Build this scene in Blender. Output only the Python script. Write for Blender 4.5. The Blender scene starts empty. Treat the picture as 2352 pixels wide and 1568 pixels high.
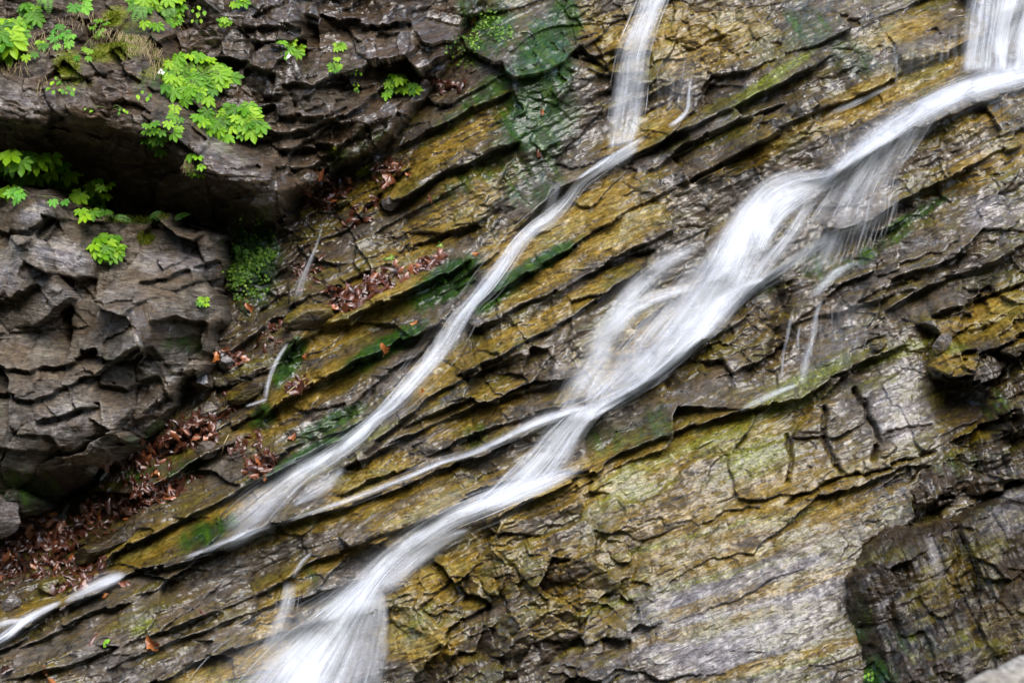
import bpy, math, random
import numpy as np

# ------------------------------------------------------------------ camera, sky, sun
SC = bpy.context.scene
COL = SC.collection
W, H = 2352.0, 1568.0            # layout units over the picture, 1 unit = S metres on the plane y = 0
S = 4.8 / W
D = 16.0                         # camera distance to that plane

cam_data = bpy.data.cameras.new("camera")
cam_data.sensor_width = 36.0
cam_data.lens = 36.0 * D / 4.8
cam_data.clip_start = 0.1
cam_data.clip_end = 500.0
cam_data.dof.use_dof = True
cam_data.dof.focus_distance = D
cam_data.dof.aperture_fstop = 3.2
cam = bpy.data.objects.new("camera", cam_data)
cam.location = (0, -D, 0)
cam.rotation_euler = (math.radians(90), 0, 0)
COL.objects.link(cam)
SC.camera = cam

SUN_EL, SUN_ROT = math.radians(48), math.radians(168)
world = bpy.data.worlds.new("World")
SC.world = world
world.use_nodes = True
wn = world.node_tree
for n in list(wn.nodes):
    wn.nodes.remove(n)
w_out = wn.nodes.new("ShaderNodeOutputWorld")
w_bg = wn.nodes.new("ShaderNodeBackground")
w_sky = wn.nodes.new("ShaderNodeTexSky")
w_sky.sky_type = 'NISHITA'
w_sky.sun_disc = False
w_sky.sun_elevation = SUN_EL
w_sky.sun_rotation = SUN_ROT
w_sky.air_density = 1.0
w_sky.dust_density = 1.2
w_sky.ozone_density = 0.6
w_bg.inputs['Strength'].default_value = 0.15
wn.links.new(w_sky.outputs[0], w_bg.inputs['Color'])
wn.links.new(w_bg.outputs[0], w_out.inputs['Surface'])

sun_data = bpy.data.lights.new("sun", 'SUN')
sun_data.energy = 1.5
sun_data.angle = math.radians(55)
sun_data.color = (1.0, 0.95, 0.87)
sun = bpy.data.objects.new("sun", sun_data)
# light comes from above, a little from the camera side and from the right
sx, sy = math.sin(SUN_ROT), math.cos(SUN_ROT)
from mathutils import Vector
dirv = Vector((-sx * math.cos(SUN_EL), -sy * math.cos(SUN_EL), -math.sin(SUN_EL)))
sun.rotation_euler = dirv.to_track_quat('-Z', 'Y').to_euler()
COL.objects.link(sun)

SC.view_settings.view_transform = 'Standard'
SC.view_settings.look = 'None'
SC.view_settings.gamma = 1.0
SC.view_settings.exposure = 2.08
SC.cycles.transparent_max_bounces = 24
SC.cycles.max_bounces = 8
SC.cycles.use_denoising = True

# ------------------------------------------------------------------ numeric helpers
F = np.float32
rng = np.random.RandomState(7)
random.seed(7)


def hash2(ix, iy, seed):
    h = (ix.astype(np.int64) * 374761393 + iy.astype(np.int64) * 668265263 + seed * 974634777) & 0xFFFFFFFF
    h = ((h ^ (h >> 13)) * 1274126177) & 0xFFFFFFFF
    h = ((h ^ (h >> 16)) * 2246822519) & 0xFFFFFFFF
    h = h ^ (h >> 15)
    return (h.astype(np.float64) / 4294967296.0).astype(F)


def perlin(x, y, seed):
    x = np.asarray(x, F); y = np.asarray(y, F)
    x0 = np.floor(x); y0 = np.floor(y)
    fx = x - x0; fy = y - y0
    ix = x0.astype(np.int64); iy = y0.astype(np.int64)
    ux = fx * fx * fx * (fx * (fx * 6 - 15) + 10)
    uy = fy * fy * fy * (fy * (fy * 6 - 15) + 10)

    def g(dx, dy):
        a = hash2(ix + dx, iy + dy, seed) * F(6.2831853)
        return np.cos(a) * (fx - dx) + np.sin(a) * (fy - dy)
    a = g(0, 0); b = g(1, 0); c = g(0, 1); d = g(1, 1)
    return ((a + (b - a) * ux) * (1 - uy) + (c + (d - c) * ux) * uy) * F(1.5)


def fbm(x, y, seed, octv=4, gain=0.5):
    r = 0; a = 1.0; n = 0
    for k in range(octv):
        r = r + a * perlin(x * 2 ** k, y * 2 ** k, seed + 31 * k)
        n += a; a *= gain
    return r / F(n)


def sstep(a, b, x):
    t = np.clip((x - a) / (b - a), 0, 1)
    return t * t * (3 - 2 * t)


def worley(x, y, seed):
    """nearest cell: F1, F2-F1, cell hashes, offset to the cell centre"""
    ix = np.floor(x).astype(np.int64); iy = np.floor(y).astype(np.int64)
    f1 = np.full(x.shape, 9, F); f2 = np.full(x.shape, 9, F)
    cx = np.zeros(x.shape, np.int64); cy = np.zeros(x.shape, np.int64)
    ox = np.zeros(x.shape, F); oy = np.zeros(x.shape, F)
    for dx in (-1, 0, 1):
        for dy in (-1, 0, 1):
            jx = ix + dx; jy = iy + dy
            px = jx + hash2(jx, jy, seed); py = jy + hash2(jx, jy, seed + 5)
            ax = (x - px).astype(F); ay = (y - py).astype(F)
            d = np.maximum(np.abs(ax), np.abs(ay)) * F(0.6) + F(0.4) * np.sqrt(ax * ax + ay * ay)
            near = d < f1
            f2 = np.where(near, f1, np.minimum(f2, d))
            f1 = np.where(near, d, f1)
            cx = np.where(near, jx, cx); cy = np.where(near, jy, cy)
            ox = np.where(near, ax, ox); oy = np.where(near, ay, oy)
    return f1, f2 - f1, cx, cy, ox, oy


def facets(s, t, ws, wt, seed, amp, tilt, crack, cw=0.05):
    """broken rock: every cell is a tilted facet with its own offset, with a crack at its border"""
    f1, e, cx, cy, ox, oy = worley(s / F(ws), t / F(wt), seed)
    r = hash2(cx, cy, seed + 11); a = hash2(cx, cy, seed + 12) - F(.5); b = hash2(cx, cy, seed + 13) - F(.5)
    h = F(amp) * (r * 2 - 1) + F(tilt) * 2 * (a * ox + b * oy)
    ck = np.exp(-e / F(cw))
    return h - F(crack) * ck, r, ck


def strata(s, t, period, seed, amp, face=0.3):
    """stair of rock layers: every layer has a sloping top, a lip, a face and an undercut"""
    tt = t / F(period) + F(.8) * fbm(s / F(9 * period), t / F(5 * period), seed, 3)
    i = np.floor(tt); fr = (tt - i).astype(F)
    ii = i.astype(np.int64)
    seg = np.floor(s / F(period * 3.2) + hash2(ii, ii * 0, seed + 3) * 9 + F(.3) * perlin(s / F(period * 3), t / F(period * 3), seed + 9)).astype(np.int64)
    r = hash2(ii, seg, seed + 4)
    p = sstep(0, face, fr) * (1 - F(.35) * fr) * (1 - sstep(F(.93), F(1.0), fr))
    return F(amp) * (F(.25) + r) * p, r, fr


def polyfit_dirs(dirs, deg=3):
    d = np.array(dirs, float)
    u = d[:, 0] / 1000 - 1.1; v = d[:, 1] / 1000 - .8; a = np.radians(d[:, 2])
    ex = [(i, j) for i in range(deg + 1) for j in range(deg + 1 - i) if i + j > 0]

    def grad(u, v):
        gu = np.stack([i * u ** max(i - 1, 0) * v ** j if i else 0 * u for i, j in ex], 1)
        gv = np.stack([j * u ** i * v ** max(j - 1, 0) if j else 0 * u for i, j in ex], 1)
        return gu, gv
    gu, gv = grad(u, v)
    reg = np.diag([0.02 * (i + j) ** 2 for i, j in ex])
    A = np.vstack([gu, gv, reg]); z = np.zeros(len(ex))
    ct = np.linalg.lstsq(A, np.concatenate([np.sin(a), np.cos(a), z]), rcond=None)[0]
    cs = np.linalg.lstsq(A, np.concatenate([np.cos(a), -np.sin(a), z]), rcond=None)[0]

    def ev(U, V):
        x = np.clip(U, -300, W + 300) / 1000 - 1.1; y = np.clip(V, -300, H + 300) / 1000 - .8
        s = 0; t = 0
        for k, (i, j) in enumerate(ex):
            m = x ** i * y ** j
            s = s + cs[k] * m; t = t + ct[k] * m
        s = s * 1000 + (U - np.clip(U, -300, W + 300)); t = t * 1000 + (V - np.clip(V, -300, H + 300))
        return s.astype(F), t.astype(F)
    return ev


def tps(pts):
    """smooth surface through control points (u, v, value)"""
    p = np.array(pts, float); n = len(p)
    xy = p[:, :2] / 1000

    def phi(r2):
        return 0.5 * r2 * np.log(r2 + 1e-9)
    r2 = ((xy[:, None] - xy[None]) ** 2).sum(-1)
    K = phi(r2) + np.eye(n) * 0.002
    P = np.hstack([np.ones((n, 1)), xy])
    A = np.vstack([np.hstack([K, P]), np.hstack([P.T, np.zeros((3, 3))])])
    c = np.linalg.solve(A, np.concatenate([p[:, 2], np.zeros(3)]))
    lo, hi = p[:, 2].min() - .1, p[:, 2].max() + .1

    def ev(U, V):
        r = np.zeros(U.shape, float) + c[n] + c[n + 1] * U / 1000 + c[n + 2] * V / 1000
        for k in range(n):
            r += c[k] * phi((U / 1000 - xy[k, 0]) ** 2 + (V / 1000 - xy[k, 1]) ** 2)
        return np.clip(r, lo, hi)
    return ev


def coarse(fn, U, V, step=8):
    """evaluate a smooth function on every step-th grid row/column and interpolate"""
    ri = np.unique(np.append(np.arange(0, U.shape[0], step), U.shape[0] - 1))
    ci = np.unique(np.append(np.arange(0, U.shape[1], step), U.shape[1] - 1))
    c = fn(U[np.ix_(ri, ci)].astype(float), V[np.ix_(ri, ci)].astype(float))
    tmp = np.empty((len(ri), U.shape[1]))
    for k in range(len(ri)):
        tmp[k] = np.interp(np.arange(U.shape[1]), ci, c[k])
    out = np.empty(U.shape, F)
    allr = np.arange(U.shape[0])
    j = np.clip(np.searchsorted(ri, allr, side='right') - 1, 0, len(ri) - 2)
    w = ((allr - ri[j]) / (ri[j + 1] - ri[j]))[:, None]
    out[:] = tmp[j] * (1 - w) + tmp[j + 1] * w
    return out


def polyline_dist(U, V, pts):
    """distance to an open polyline, signed (+ = below it), and position along it 0..1"""
    best = np.full(U.shape, 1e9, F); sgn = np.zeros(U.shape, F); pos = np.zeros(U.shape, F)
    p = np.array(pts, float)
    if p[0, 0] > p[-1, 0]:
        p = p[::-1]
    L = np.hypot(*np.diff(p, axis=0).T); T = np.concatenate([[0], np.cumsum(L)]); tot = T[-1]
    for k in range(len(p) - 1):
        ax, ay = p[k]; dx, dy = p[k + 1] - p[k]; l2 = dx * dx + dy * dy
        q = np.clip(((U - ax) * dx + (V - ay) * dy) / l2, 0, 1)
        ex = U - ax - q * dx; ey = V - ay - q * dy
        d = np.sqrt(ex * ex + ey * ey)
        m = d < best
        best = np.where(m, d, best)
        sgn = np.where(m, np.where(dx * ey - dy * ex >= 0, 1, -1), sgn)
        pos = np.where(m, (T[k] + q * L[k]) / tot, pos)
    return (best * sgn).astype(F), pos.astype(F)


def poly_sd(U, V, pts):
    """signed distance to a closed outline, + inside"""
    p = np.array(pts, float); n = len(p)
    best = np.full(U.shape, 1e9, F); ins = np.zeros(U.shape, bool)
    for k in range(n):
        ax, ay = p[k]; bx, by = p[(k + 1) % n]
        dx, dy = bx - ax, by - ay; l2 = dx * dx + dy * dy + 1e-9
        q = np.clip(((U - ax) * dx + (V - ay) * dy) / l2, 0, 1)
        d = np.hypot(U - ax - q * dx, V - ay - q * dy)
        best = np.minimum(best, d)
        if ay != by:
            c = ((ay > V) != (by > V)) & (U < (bx - ax) * (V - ay) / (by - ay) + ax)
            ins ^= c
    return np.where(ins, best, -best).astype(F)


def blobs(U, V, lst):
    """sum of soft elliptic areas (u, v, ru, rv, rise in degrees, strength), clipped to 0..1"""
    r = np.zeros(U.shape, F)
    for (u, v, ru, rv, a, k) in lst:
        R = max(ru, rv) * 1.9
        m = (np.abs(U - u) < R) & (np.abs(V - v) < R)
        if not m.any():
            continue
        c, s_ = math.cos(math.radians(a)), math.sin(math.radians(a))
        dx = U[m] - u; dy = V[m] - v
        e = ((dx * c - dy * s_) / ru) ** 2 + ((dx * s_ + dy * c) / rv) ** 2
        r[m] = np.maximum(r[m], k * np.exp(-e * e * 0.9))
    return np.clip(r, 0, 1)


def boxblur(a, n):
    for ax in (0, 1):
        c = np.cumsum(np.pad(a.astype(np.float64), [(n + 1, n) if k == ax else (0, 0) for k in (0, 1)], mode='edge'), axis=ax)
        m = a.shape[ax]; w = 2 * n + 1
        a = (np.take(c, range(w, m + w), ax) - np.take(c, range(0, m), ax)) / w
    return a.astype(F)


# ------------------------------------------------------------------ the grid the rock is built on (metres)
STEP = 0.0052


def axis(lo, hi, far):
    core = np.arange(lo, hi, STEP)
    ext = [STEP]
    while sum(ext) < far:
        ext.append(ext[-1] * 1.12)
    e = np.cumsum(ext)
    return np.concatenate([lo - e[::-1], core, core[-1] + e])


XS = axis(-2.62, 2.62, 1.6)
ZS = axis(-1.72, 1.80, 1.4)[::-1]
GX, GZ = np.meshgrid(XS.astype(F), ZS.astype(F))
YB = (F(0.42) * GZ).astype(F)                     # the mean plane of the face leans back
GU = (W / 2 + GX / S * D / (D + YB)).astype(F)    # where each grid point shows in the layout
GV = (H / 2 - GZ / S * D / (D + YB)).astype(F)
NR, NC = GX.shape


def to_world(u, v, y):
    k = S * (D + y) / D
    return (u - W / 2) * k, y, (H / 2 - v) * k

# ------------------------------------------------------------------ bedding directions
dirs_slope = [(1900, 250, 27), (1600, 400, 28), (1300, 560, 30), (1100, 760, 28), (800, 1150, 23), (300, 1330, 21), (300, 1480, 18),
              (900, 1230, 21), (1500, 850, 26), (1700, 930, 18), (1600, 1250, 16), (1800, 1400, 14), (1400, 1100, 23), (2200, 600, 20),
              (2250, 350, 27), (2200, 900, 22), (2200, 1300, 22), (700, 850, 29), (900, 600, 31), (1000, 400, 33), (700, 1100, 27),
              (1200, 250, 38), (1600, 100, 24), (2100, 80, 24), (1150, 1450, 20), (100, 1200, 24), (2300, 1500, 18)]
dirs_crag = [(100, 250, -4), (300, 280, -6), (550, 380, -12), (800, 100, 4), (800, 250, 16), (900, 330, 28), (700, 350, 8),
             (200, 700, 2), (300, 780, -4), (200, 950, 4), (60, 500, -20), (430, 600, -6), (550, 120, -4), (350, 900, 6), (50, 1000, 0), (980, 120, 20)]
ST_SLOPE = polyfit_dirs(dirs_slope)
ST_CRAG = polyfit_dirs(dirs_crag)

# ------------------------------------------------------------------ ledges of the slope: (points, lip A, tread Lt, undercut B, face Lf)
LIP = [
    ([(2400, 25), (2210, 104), (2076, 170), (1942, 231), (1826, 277), (1709, 344), (1590, 420)], .07, 70, .05, 60),
    ([(1930, 120), (1780, 195), (1660, 262), (1560, 305), (1400, 372), (1270, 440), (1180, 530)], .10, 30, .07, 45),
    ([(1810, 234), (1690, 275), (1567, 334), (1480, 400)], .05, 45, .08, 22),
    ([(1819, 294), (1643, 377), (1476, 464), (1386, 521), (1300, 575), (1231, 615), (1082, 701)], .09, 40, .06, 50),
    ([(1557, 525), (1410, 588), (1293, 661), (1176, 715), (1069, 765)], .05, 40, .08, 20),
    ([(1480, 610), (1410, 658), (1309, 731), (1176, 798), (1116, 825), (1040, 870)], .07, 30, .05, 45),
    ([(1210, 800), (1100, 850), (985, 915), (900, 985), (830, 1040)], .05, 35, .05, 40),
    ([(1330, 860), (1230, 890), (1100, 930), (990, 970), (870, 1030), (760, 1085)], .05, 40, .06, 35),
    ([(1360, 905), (1200, 960), (1060, 1010), (900, 1085), (760, 1140)], .04, 30, .05, 30),
    ([(1340, 940), (1250, 975), (1100, 1045), (960, 1098), (800, 1160), (640, 1210), (490, 1262)], .08, 30, .05, 50),
    ([(700, 1175), (620, 1205), (480, 1262), (300, 1318), (150, 1390), (20, 1458), (-60, 1490)], .13, 30, .05, 60),
    ([(1240, 1080), (1090, 1130), (1000, 1180), (874, 1225), (808, 1258), (726, 1273), (667, 1318), (588, 1364), (412, 1425), (241, 1493), (0, 1559)], .07, 30, .05, 45),
    ([(829, 1328), (726, 1359), (588, 1397), (420, 1460), (240, 1530)], .03, 25, .06, 20),
    ([(900, 1395), (760, 1420), (600, 1460), (420, 1530), (300, 1590)], .05, 40, .06, 30),
    ([(480, 1300), (320, 1360), (180, 1420), (40, 1490)], .03, 20, .05, 18),
    ([(2400, 195), (2240, 235), (2060, 320), (1960, 375), (1890, 425)], .10, 60, .06, 90),
    ([(2352, 325), (2200, 395), (2060, 460), (1960, 520), (1850, 578), (1720, 668), (1640, 745)], .08, 50, .05, 60),
    ([(1640, 775), (1560, 835), (1470, 885), (1385, 930), (1310, 1000)], .10, 50, .06, 70),
    ([(2093, 790), (1990, 820), (1942, 838), (1826, 909), (1709, 935), (1560, 985), (1420, 1045), (1340, 1090), (1200, 1150), (1080, 1215)], .08, 40, .05, 60),
    ([(2100, 660), (1980, 700), (1860, 730), (1780, 770)], .03, 40, .05, 25),
    ([(2352, 560), (2230, 620), (2120, 655), (2020, 720)], .06, 50, .06, 40),
    ([(2352, 640), (2240, 690), (2120, 720)], .05, 40, .06, 30),
    ([(1440, 110), (1330, 130), (1390, 150)], .04, 30, .05, 40),
    ([(1500, 110), (1420, 130), (1390, 150), (1330, 95)], .03, 40, .10, 40),
    ([(1580, 175), (1480, 215), (1400, 250), (1380, 275)], .03, 40, .08, 30),
    # darker slope left of the left stream
    ([(1180, 195), (1060, 260), (960, 305), (860, 365), (800, 420)], .07, 50, .07, 50),
    ([(1200, 320), (1080, 370), (1000, 410), (930, 450), (860, 468)], .10, 60, .12, 40),
    ([(1150, 470), (1040, 530), (930, 568)], .04, 40, .07, 20),
    ([(900, 600), (800, 640), (740, 665)], .06, 40, .08, 30),
    ([(1090, 590), (980, 650), (860, 705), (760, 740), (680, 785), (640, 840)], .11, 45, .06, 80),
    ([(1020, 730), (940, 770), (840, 820), (740, 870), (650, 915), (590, 970)], .12, 50, .07, 80),
    ([(940, 905), (860, 945), (780, 985), (690, 1020), (590, 1060)], .07, 40, .06, 40),
    ([(820, 985), (700, 1050), (560, 1120), (420, 1190), (260, 1265), (210, 1310)], .10, 40, .05, 60),
    ([(640, 720), (560, 780), (480, 850), (420, 930)], .06, 40, .06, 40),
    ([(600, 880), (520, 930), (440, 980), (330, 1040)], .06, 40, .06, 50),
    ([(560, 1010), (440, 1060), (330, 1120), (190, 1190), (100, 1240)], .08, 40, .06, 60),
]
CRACK = [
    ([(1956, 882), (1976, 948), (2006, 1009), (1995, 1060)], .10, 9),
    ([(1889, 925), (1886, 999), (1905, 1060), (1925, 1090)], .07, 8),
    ([(1800, 990), (1810, 1050), (1800, 1110)], .06, 8),
    ([(2140, 1025), (2060, 1055), (1940, 1092), (1780, 1150)], .06, 7),
    ([(2010, 1000), (2070, 985), (2130, 975)], .03, 5),
    ([(1770, 830), (1800, 720), (1790, 640)], .10, 26),
    ([(2000, 640), (2100, 600), (2200, 560)], .04, 7),
    ([(1960, 700), (2060, 650), (2110, 640)], .05, 8),
    ([(1600, 1200), (1680, 1170), (1740, 1155)], .03, 6),
]

# colour areas of the slope ---------------------------------------------------------------
OCHRE = [
    (1580, 80, 210, 90, 5, .9), (1420, 90, 60, 30, 10, 1), (1480, 300, 110, 40, 30, .9), (1350, 480, 150, 40, 30, 1), (1430, 520, 130, 50, 28, 1),
    (2050, 200, 260, 45, 27, .95), (1800, 320, 200, 25, 28, .9), (1980, 260, 110, 25, 20, .8), (2070, 70, 110, 35, 20, .85),
    (1180, 570, 90, 50, 35, .8), (1250, 640, 140, 30, 30, .8), (1230, 740, 220, 26, 30, .8), (1000, 860, 90, 45, 35, .8),
    (820, 730, 190, 40, 30, 1), (700, 900, 150, 36, 30, 1), (640, 960, 120, 30, 30, .8), (860, 1100, 120, 40, 25, .9), (560, 1150, 190, 26, 24, .8),
    (340, 1250, 150, 40, 24, .6), (1100, 940, 160, 50, 22, .55), (1450, 760, 150, 50, 30, .7), (1380, 870, 100, 60, 30, .75), (1500, 690, 120, 30, 25, .6),
    (800, 1170, 300, 24, 22, .8), (1000, 1160, 180, 36, 22, .7), (850, 1250, 250, 20, 22, .9), (640, 1400, 110, 40, 60, .75),
    (640, 1500, 160, 50, 25, .8), (500, 1540, 260, 30, 18, .8), (300, 1460, 300, 60, 18, .12), (120, 1380, 130, 18, 22, .6),
    (1230, 1140, 260, 40, 26, .95), (1450, 1080, 220, 60, 22, .95), (1650, 1000, 240, 60, 18, .7), (1700, 1160, 260, 50, 15, .7), (1880, 1150, 120, 40, 12, .8),
    (1650, 1180, 420, 120, 15, .62), (1600, 1290, 260, 26, 14, .7), (1750, 1345, 240, 20, 14, .6), (1760, 1505, 240, 16, 15, .8), (1600, 1430, 200, 16, 14, .5), (1000, 1320, 110, 80, 40, .8), (960, 1450, 70, 110, 70, 1), (1130, 1300, 160, 80, 20, .7), (1300, 1350, 140, 120, 20, .55),
    (1600, 800, 160, 60, 30, .25), (1750, 760, 70, 80, 0, .3), (2250, 380, 160, 40, 25, .75), (2200, 300, 120, 30, 20, .6), (2300, 720, 130, 60, 25, .9), (2200, 780, 90, 60, 10, .8),
    (1050, 310, 220, 40, 33, .75), (880, 420, 120, 40, 33, .7), (1050, 480, 150, 60, 30, .75), (900, 600, 160, 40, 30, .6), (1350, 40, 60, 60, 0, .6),
]
GREEN = [
    (1250, 150, 75, 140, -12, 1), (1230, 270, 100, 90, 30, 1), (1290, 60, 50, 90, -20, .9), (1130, 200, 120, 30, 38, .7), (1220, 400, 80, 90, 0, .55),
    (1020, 650, 100, 42, 32, 1.1), (1220, 615, 140, 20, 30, 1.1), (1130, 680, 70, 28, 32, 1), (660, 830, 66, 26, 60, 1.1), (1100, 400, 160, 30, 33, .5), (1060, 260, 120, 26, 35, .6), (600, 960, 50, 30, 50, .9),
    (880, 800, 120, 26, 30, 1), (760, 970, 110, 22, 28, .8), (720, 1040, 160, 26, 28, 1), (480, 1220, 80, 30, 25, .8), (420, 1080, 60, 24, 24, .7),
    (330, 1090, 100, 20, 20, .6), (1090, 1000, 40, 30, 60, .5), (1450, 985, 120, 50, 15, .5), (2090, 500, 120, 16, 30, .75), (1980, 590, 160, 18, 30, .55),
    (1850, 60, 60, 70, 0, .6), (1960, 130, 60, 60, 0, .5), (700, 1330, 60, 40, 0, .35), (780, 1390, 50, 40, 0, .5), (1790, 640, 70, 20, 40, .5), (1870, 600, 60, 40, 40, .5),
    (570, 590, 70, 110, 0, .9), (1130, 60, 60, 90, -30, .8), (560, 600, 60, 120, 0, .6),
]
MOSS = [
    (1790, 165, 110, 14, 32, 1), (1720, 230, 90, 12, 30, .9), (1560, 330, 60, 14, 30, .6), (1640, 1010, 130, 40, 20, .7), (1720, 1040, 90, 60, 20, .75), (1500, 1060, 160, 26, 22, .7),
    (1830, 880, 170, 22, 25, .8), (2040, 815, 100, 16, 22, .9), (1800, 930, 160, 20, 20, .7), (1450, 1130, 130, 30, 18, .6), (1800, 1180, 120, 18, 15, .5),
    (1500, 1350, 240, 10, 16, .6), (1560, 1230, 220, 12, 16, .6), (1800, 1510, 240, 10, 14, .6), (1700, 1300, 240, 10, 15, .5), (340, 1430, 40, 18, 30, .8), (540, 1560, 60, 12, 10, .9), (960, 1420, 60, 14, 50, .6),
    (2260, 640, 90, 20, 20, .5), (2260, 790, 60, 20, 20, .5), (1230, 700, 130, 20, 28, .35), (850, 1000, 100, 12, 28, .6), (700, 1100, 80, 12, 25, .5), (1990, 880, 80, 20, 15, .5),
]
PALE = [
    (1690, 265, 80, 30, 22, 1), (1610, 290, 60, 24, 25, .8), (1500, 370, 120, 20, 30, .5), (1350, 540, 80, 30, 30, .4), (2060, 930, 80, 110, 0, .8), (2050, 860, 70, 60, 10, .7), (2010, 1120, 70, 40, 10, .9), (1900, 1040, 60, 60, 0, .5),
    (1650, 1430, 270, 140, 10, .95), (1800, 1330, 170, 90, 10, .8), (1560, 1380, 150, 90, 10, .8), (1700, 1230, 220, 40, 14, .55), (1450, 1500, 90, 100, 10, .6), (1250, 1330, 90, 60, 10, .35), (1330, 1480, 60, 100, 0, .5),
    (2260, 490, 70, 60, 20, .75), (2250, 610, 90, 30, 20, .4), (1190, 900, 90, 50, 20, .45), (1020, 980, 160, 30, 20, .5), (900, 1020, 60, 30, 20, .45), (940, 860, 70, 50, 30, .5),
    (620, 1500, 60, 60, 30, .6), (1900, 90, 40, 50, 0, .3), (1980, 120, 40, 40, 0, .5), (690, 740, 70, 30, 10, .5), (470, 1170, 90, 20, 20, .3),
]
BROWN = [
    (700, 560, 100, 130, 0, .8), (760, 430, 120, 60, 30, .8), (480, 1000, 140, 70, 25, .7), (150, 1200, 220, 110, 25, .9), (60, 1330, 140, 80, 10, .9), (560, 800, 70, 70, 40, .7),
    (1040, 150, 70, 90, 20, .7), (900, 340, 60, 60, 30, .6), (1390, 290, 70, 90, 0, .6), (1500, 220, 120, 60, 10, .5), (1150, 1250, 200, 60, 10, .7), (1300, 1420, 130, 150, 0, .75), (1040, 1480, 130, 100, 0, .7), (1160, 1400, 120, 100, 0, .5),
    (1760, 800, 50, 80, 0, .6), (2200, 950, 60, 110, 0, .9), (2270, 920, 100, 160, 0, .7), (1380, 1240, 60, 70, 20, .8), (1480, 1530, 40, 60, 0, .6),
]
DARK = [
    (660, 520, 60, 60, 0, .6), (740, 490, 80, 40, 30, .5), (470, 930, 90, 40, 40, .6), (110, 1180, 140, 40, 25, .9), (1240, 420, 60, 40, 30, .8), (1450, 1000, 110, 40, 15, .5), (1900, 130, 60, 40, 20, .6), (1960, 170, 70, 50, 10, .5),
    (1650, 310, 110, 20, 25, .6), (1280, 350, 80, 40, 20, .7), (1090, 830, 70, 60, 0, .5), (960, 920, 50, 40, 0, .5), (2160, 900, 40, 120, 0, .6), (1400, 1540, 60, 60, 0, .5), (1620, 230, 120, 24, 28, .5), (560, 480, 100, 40, 0, .9), (580, 700, 60, 60, 0, .7),
]


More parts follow.
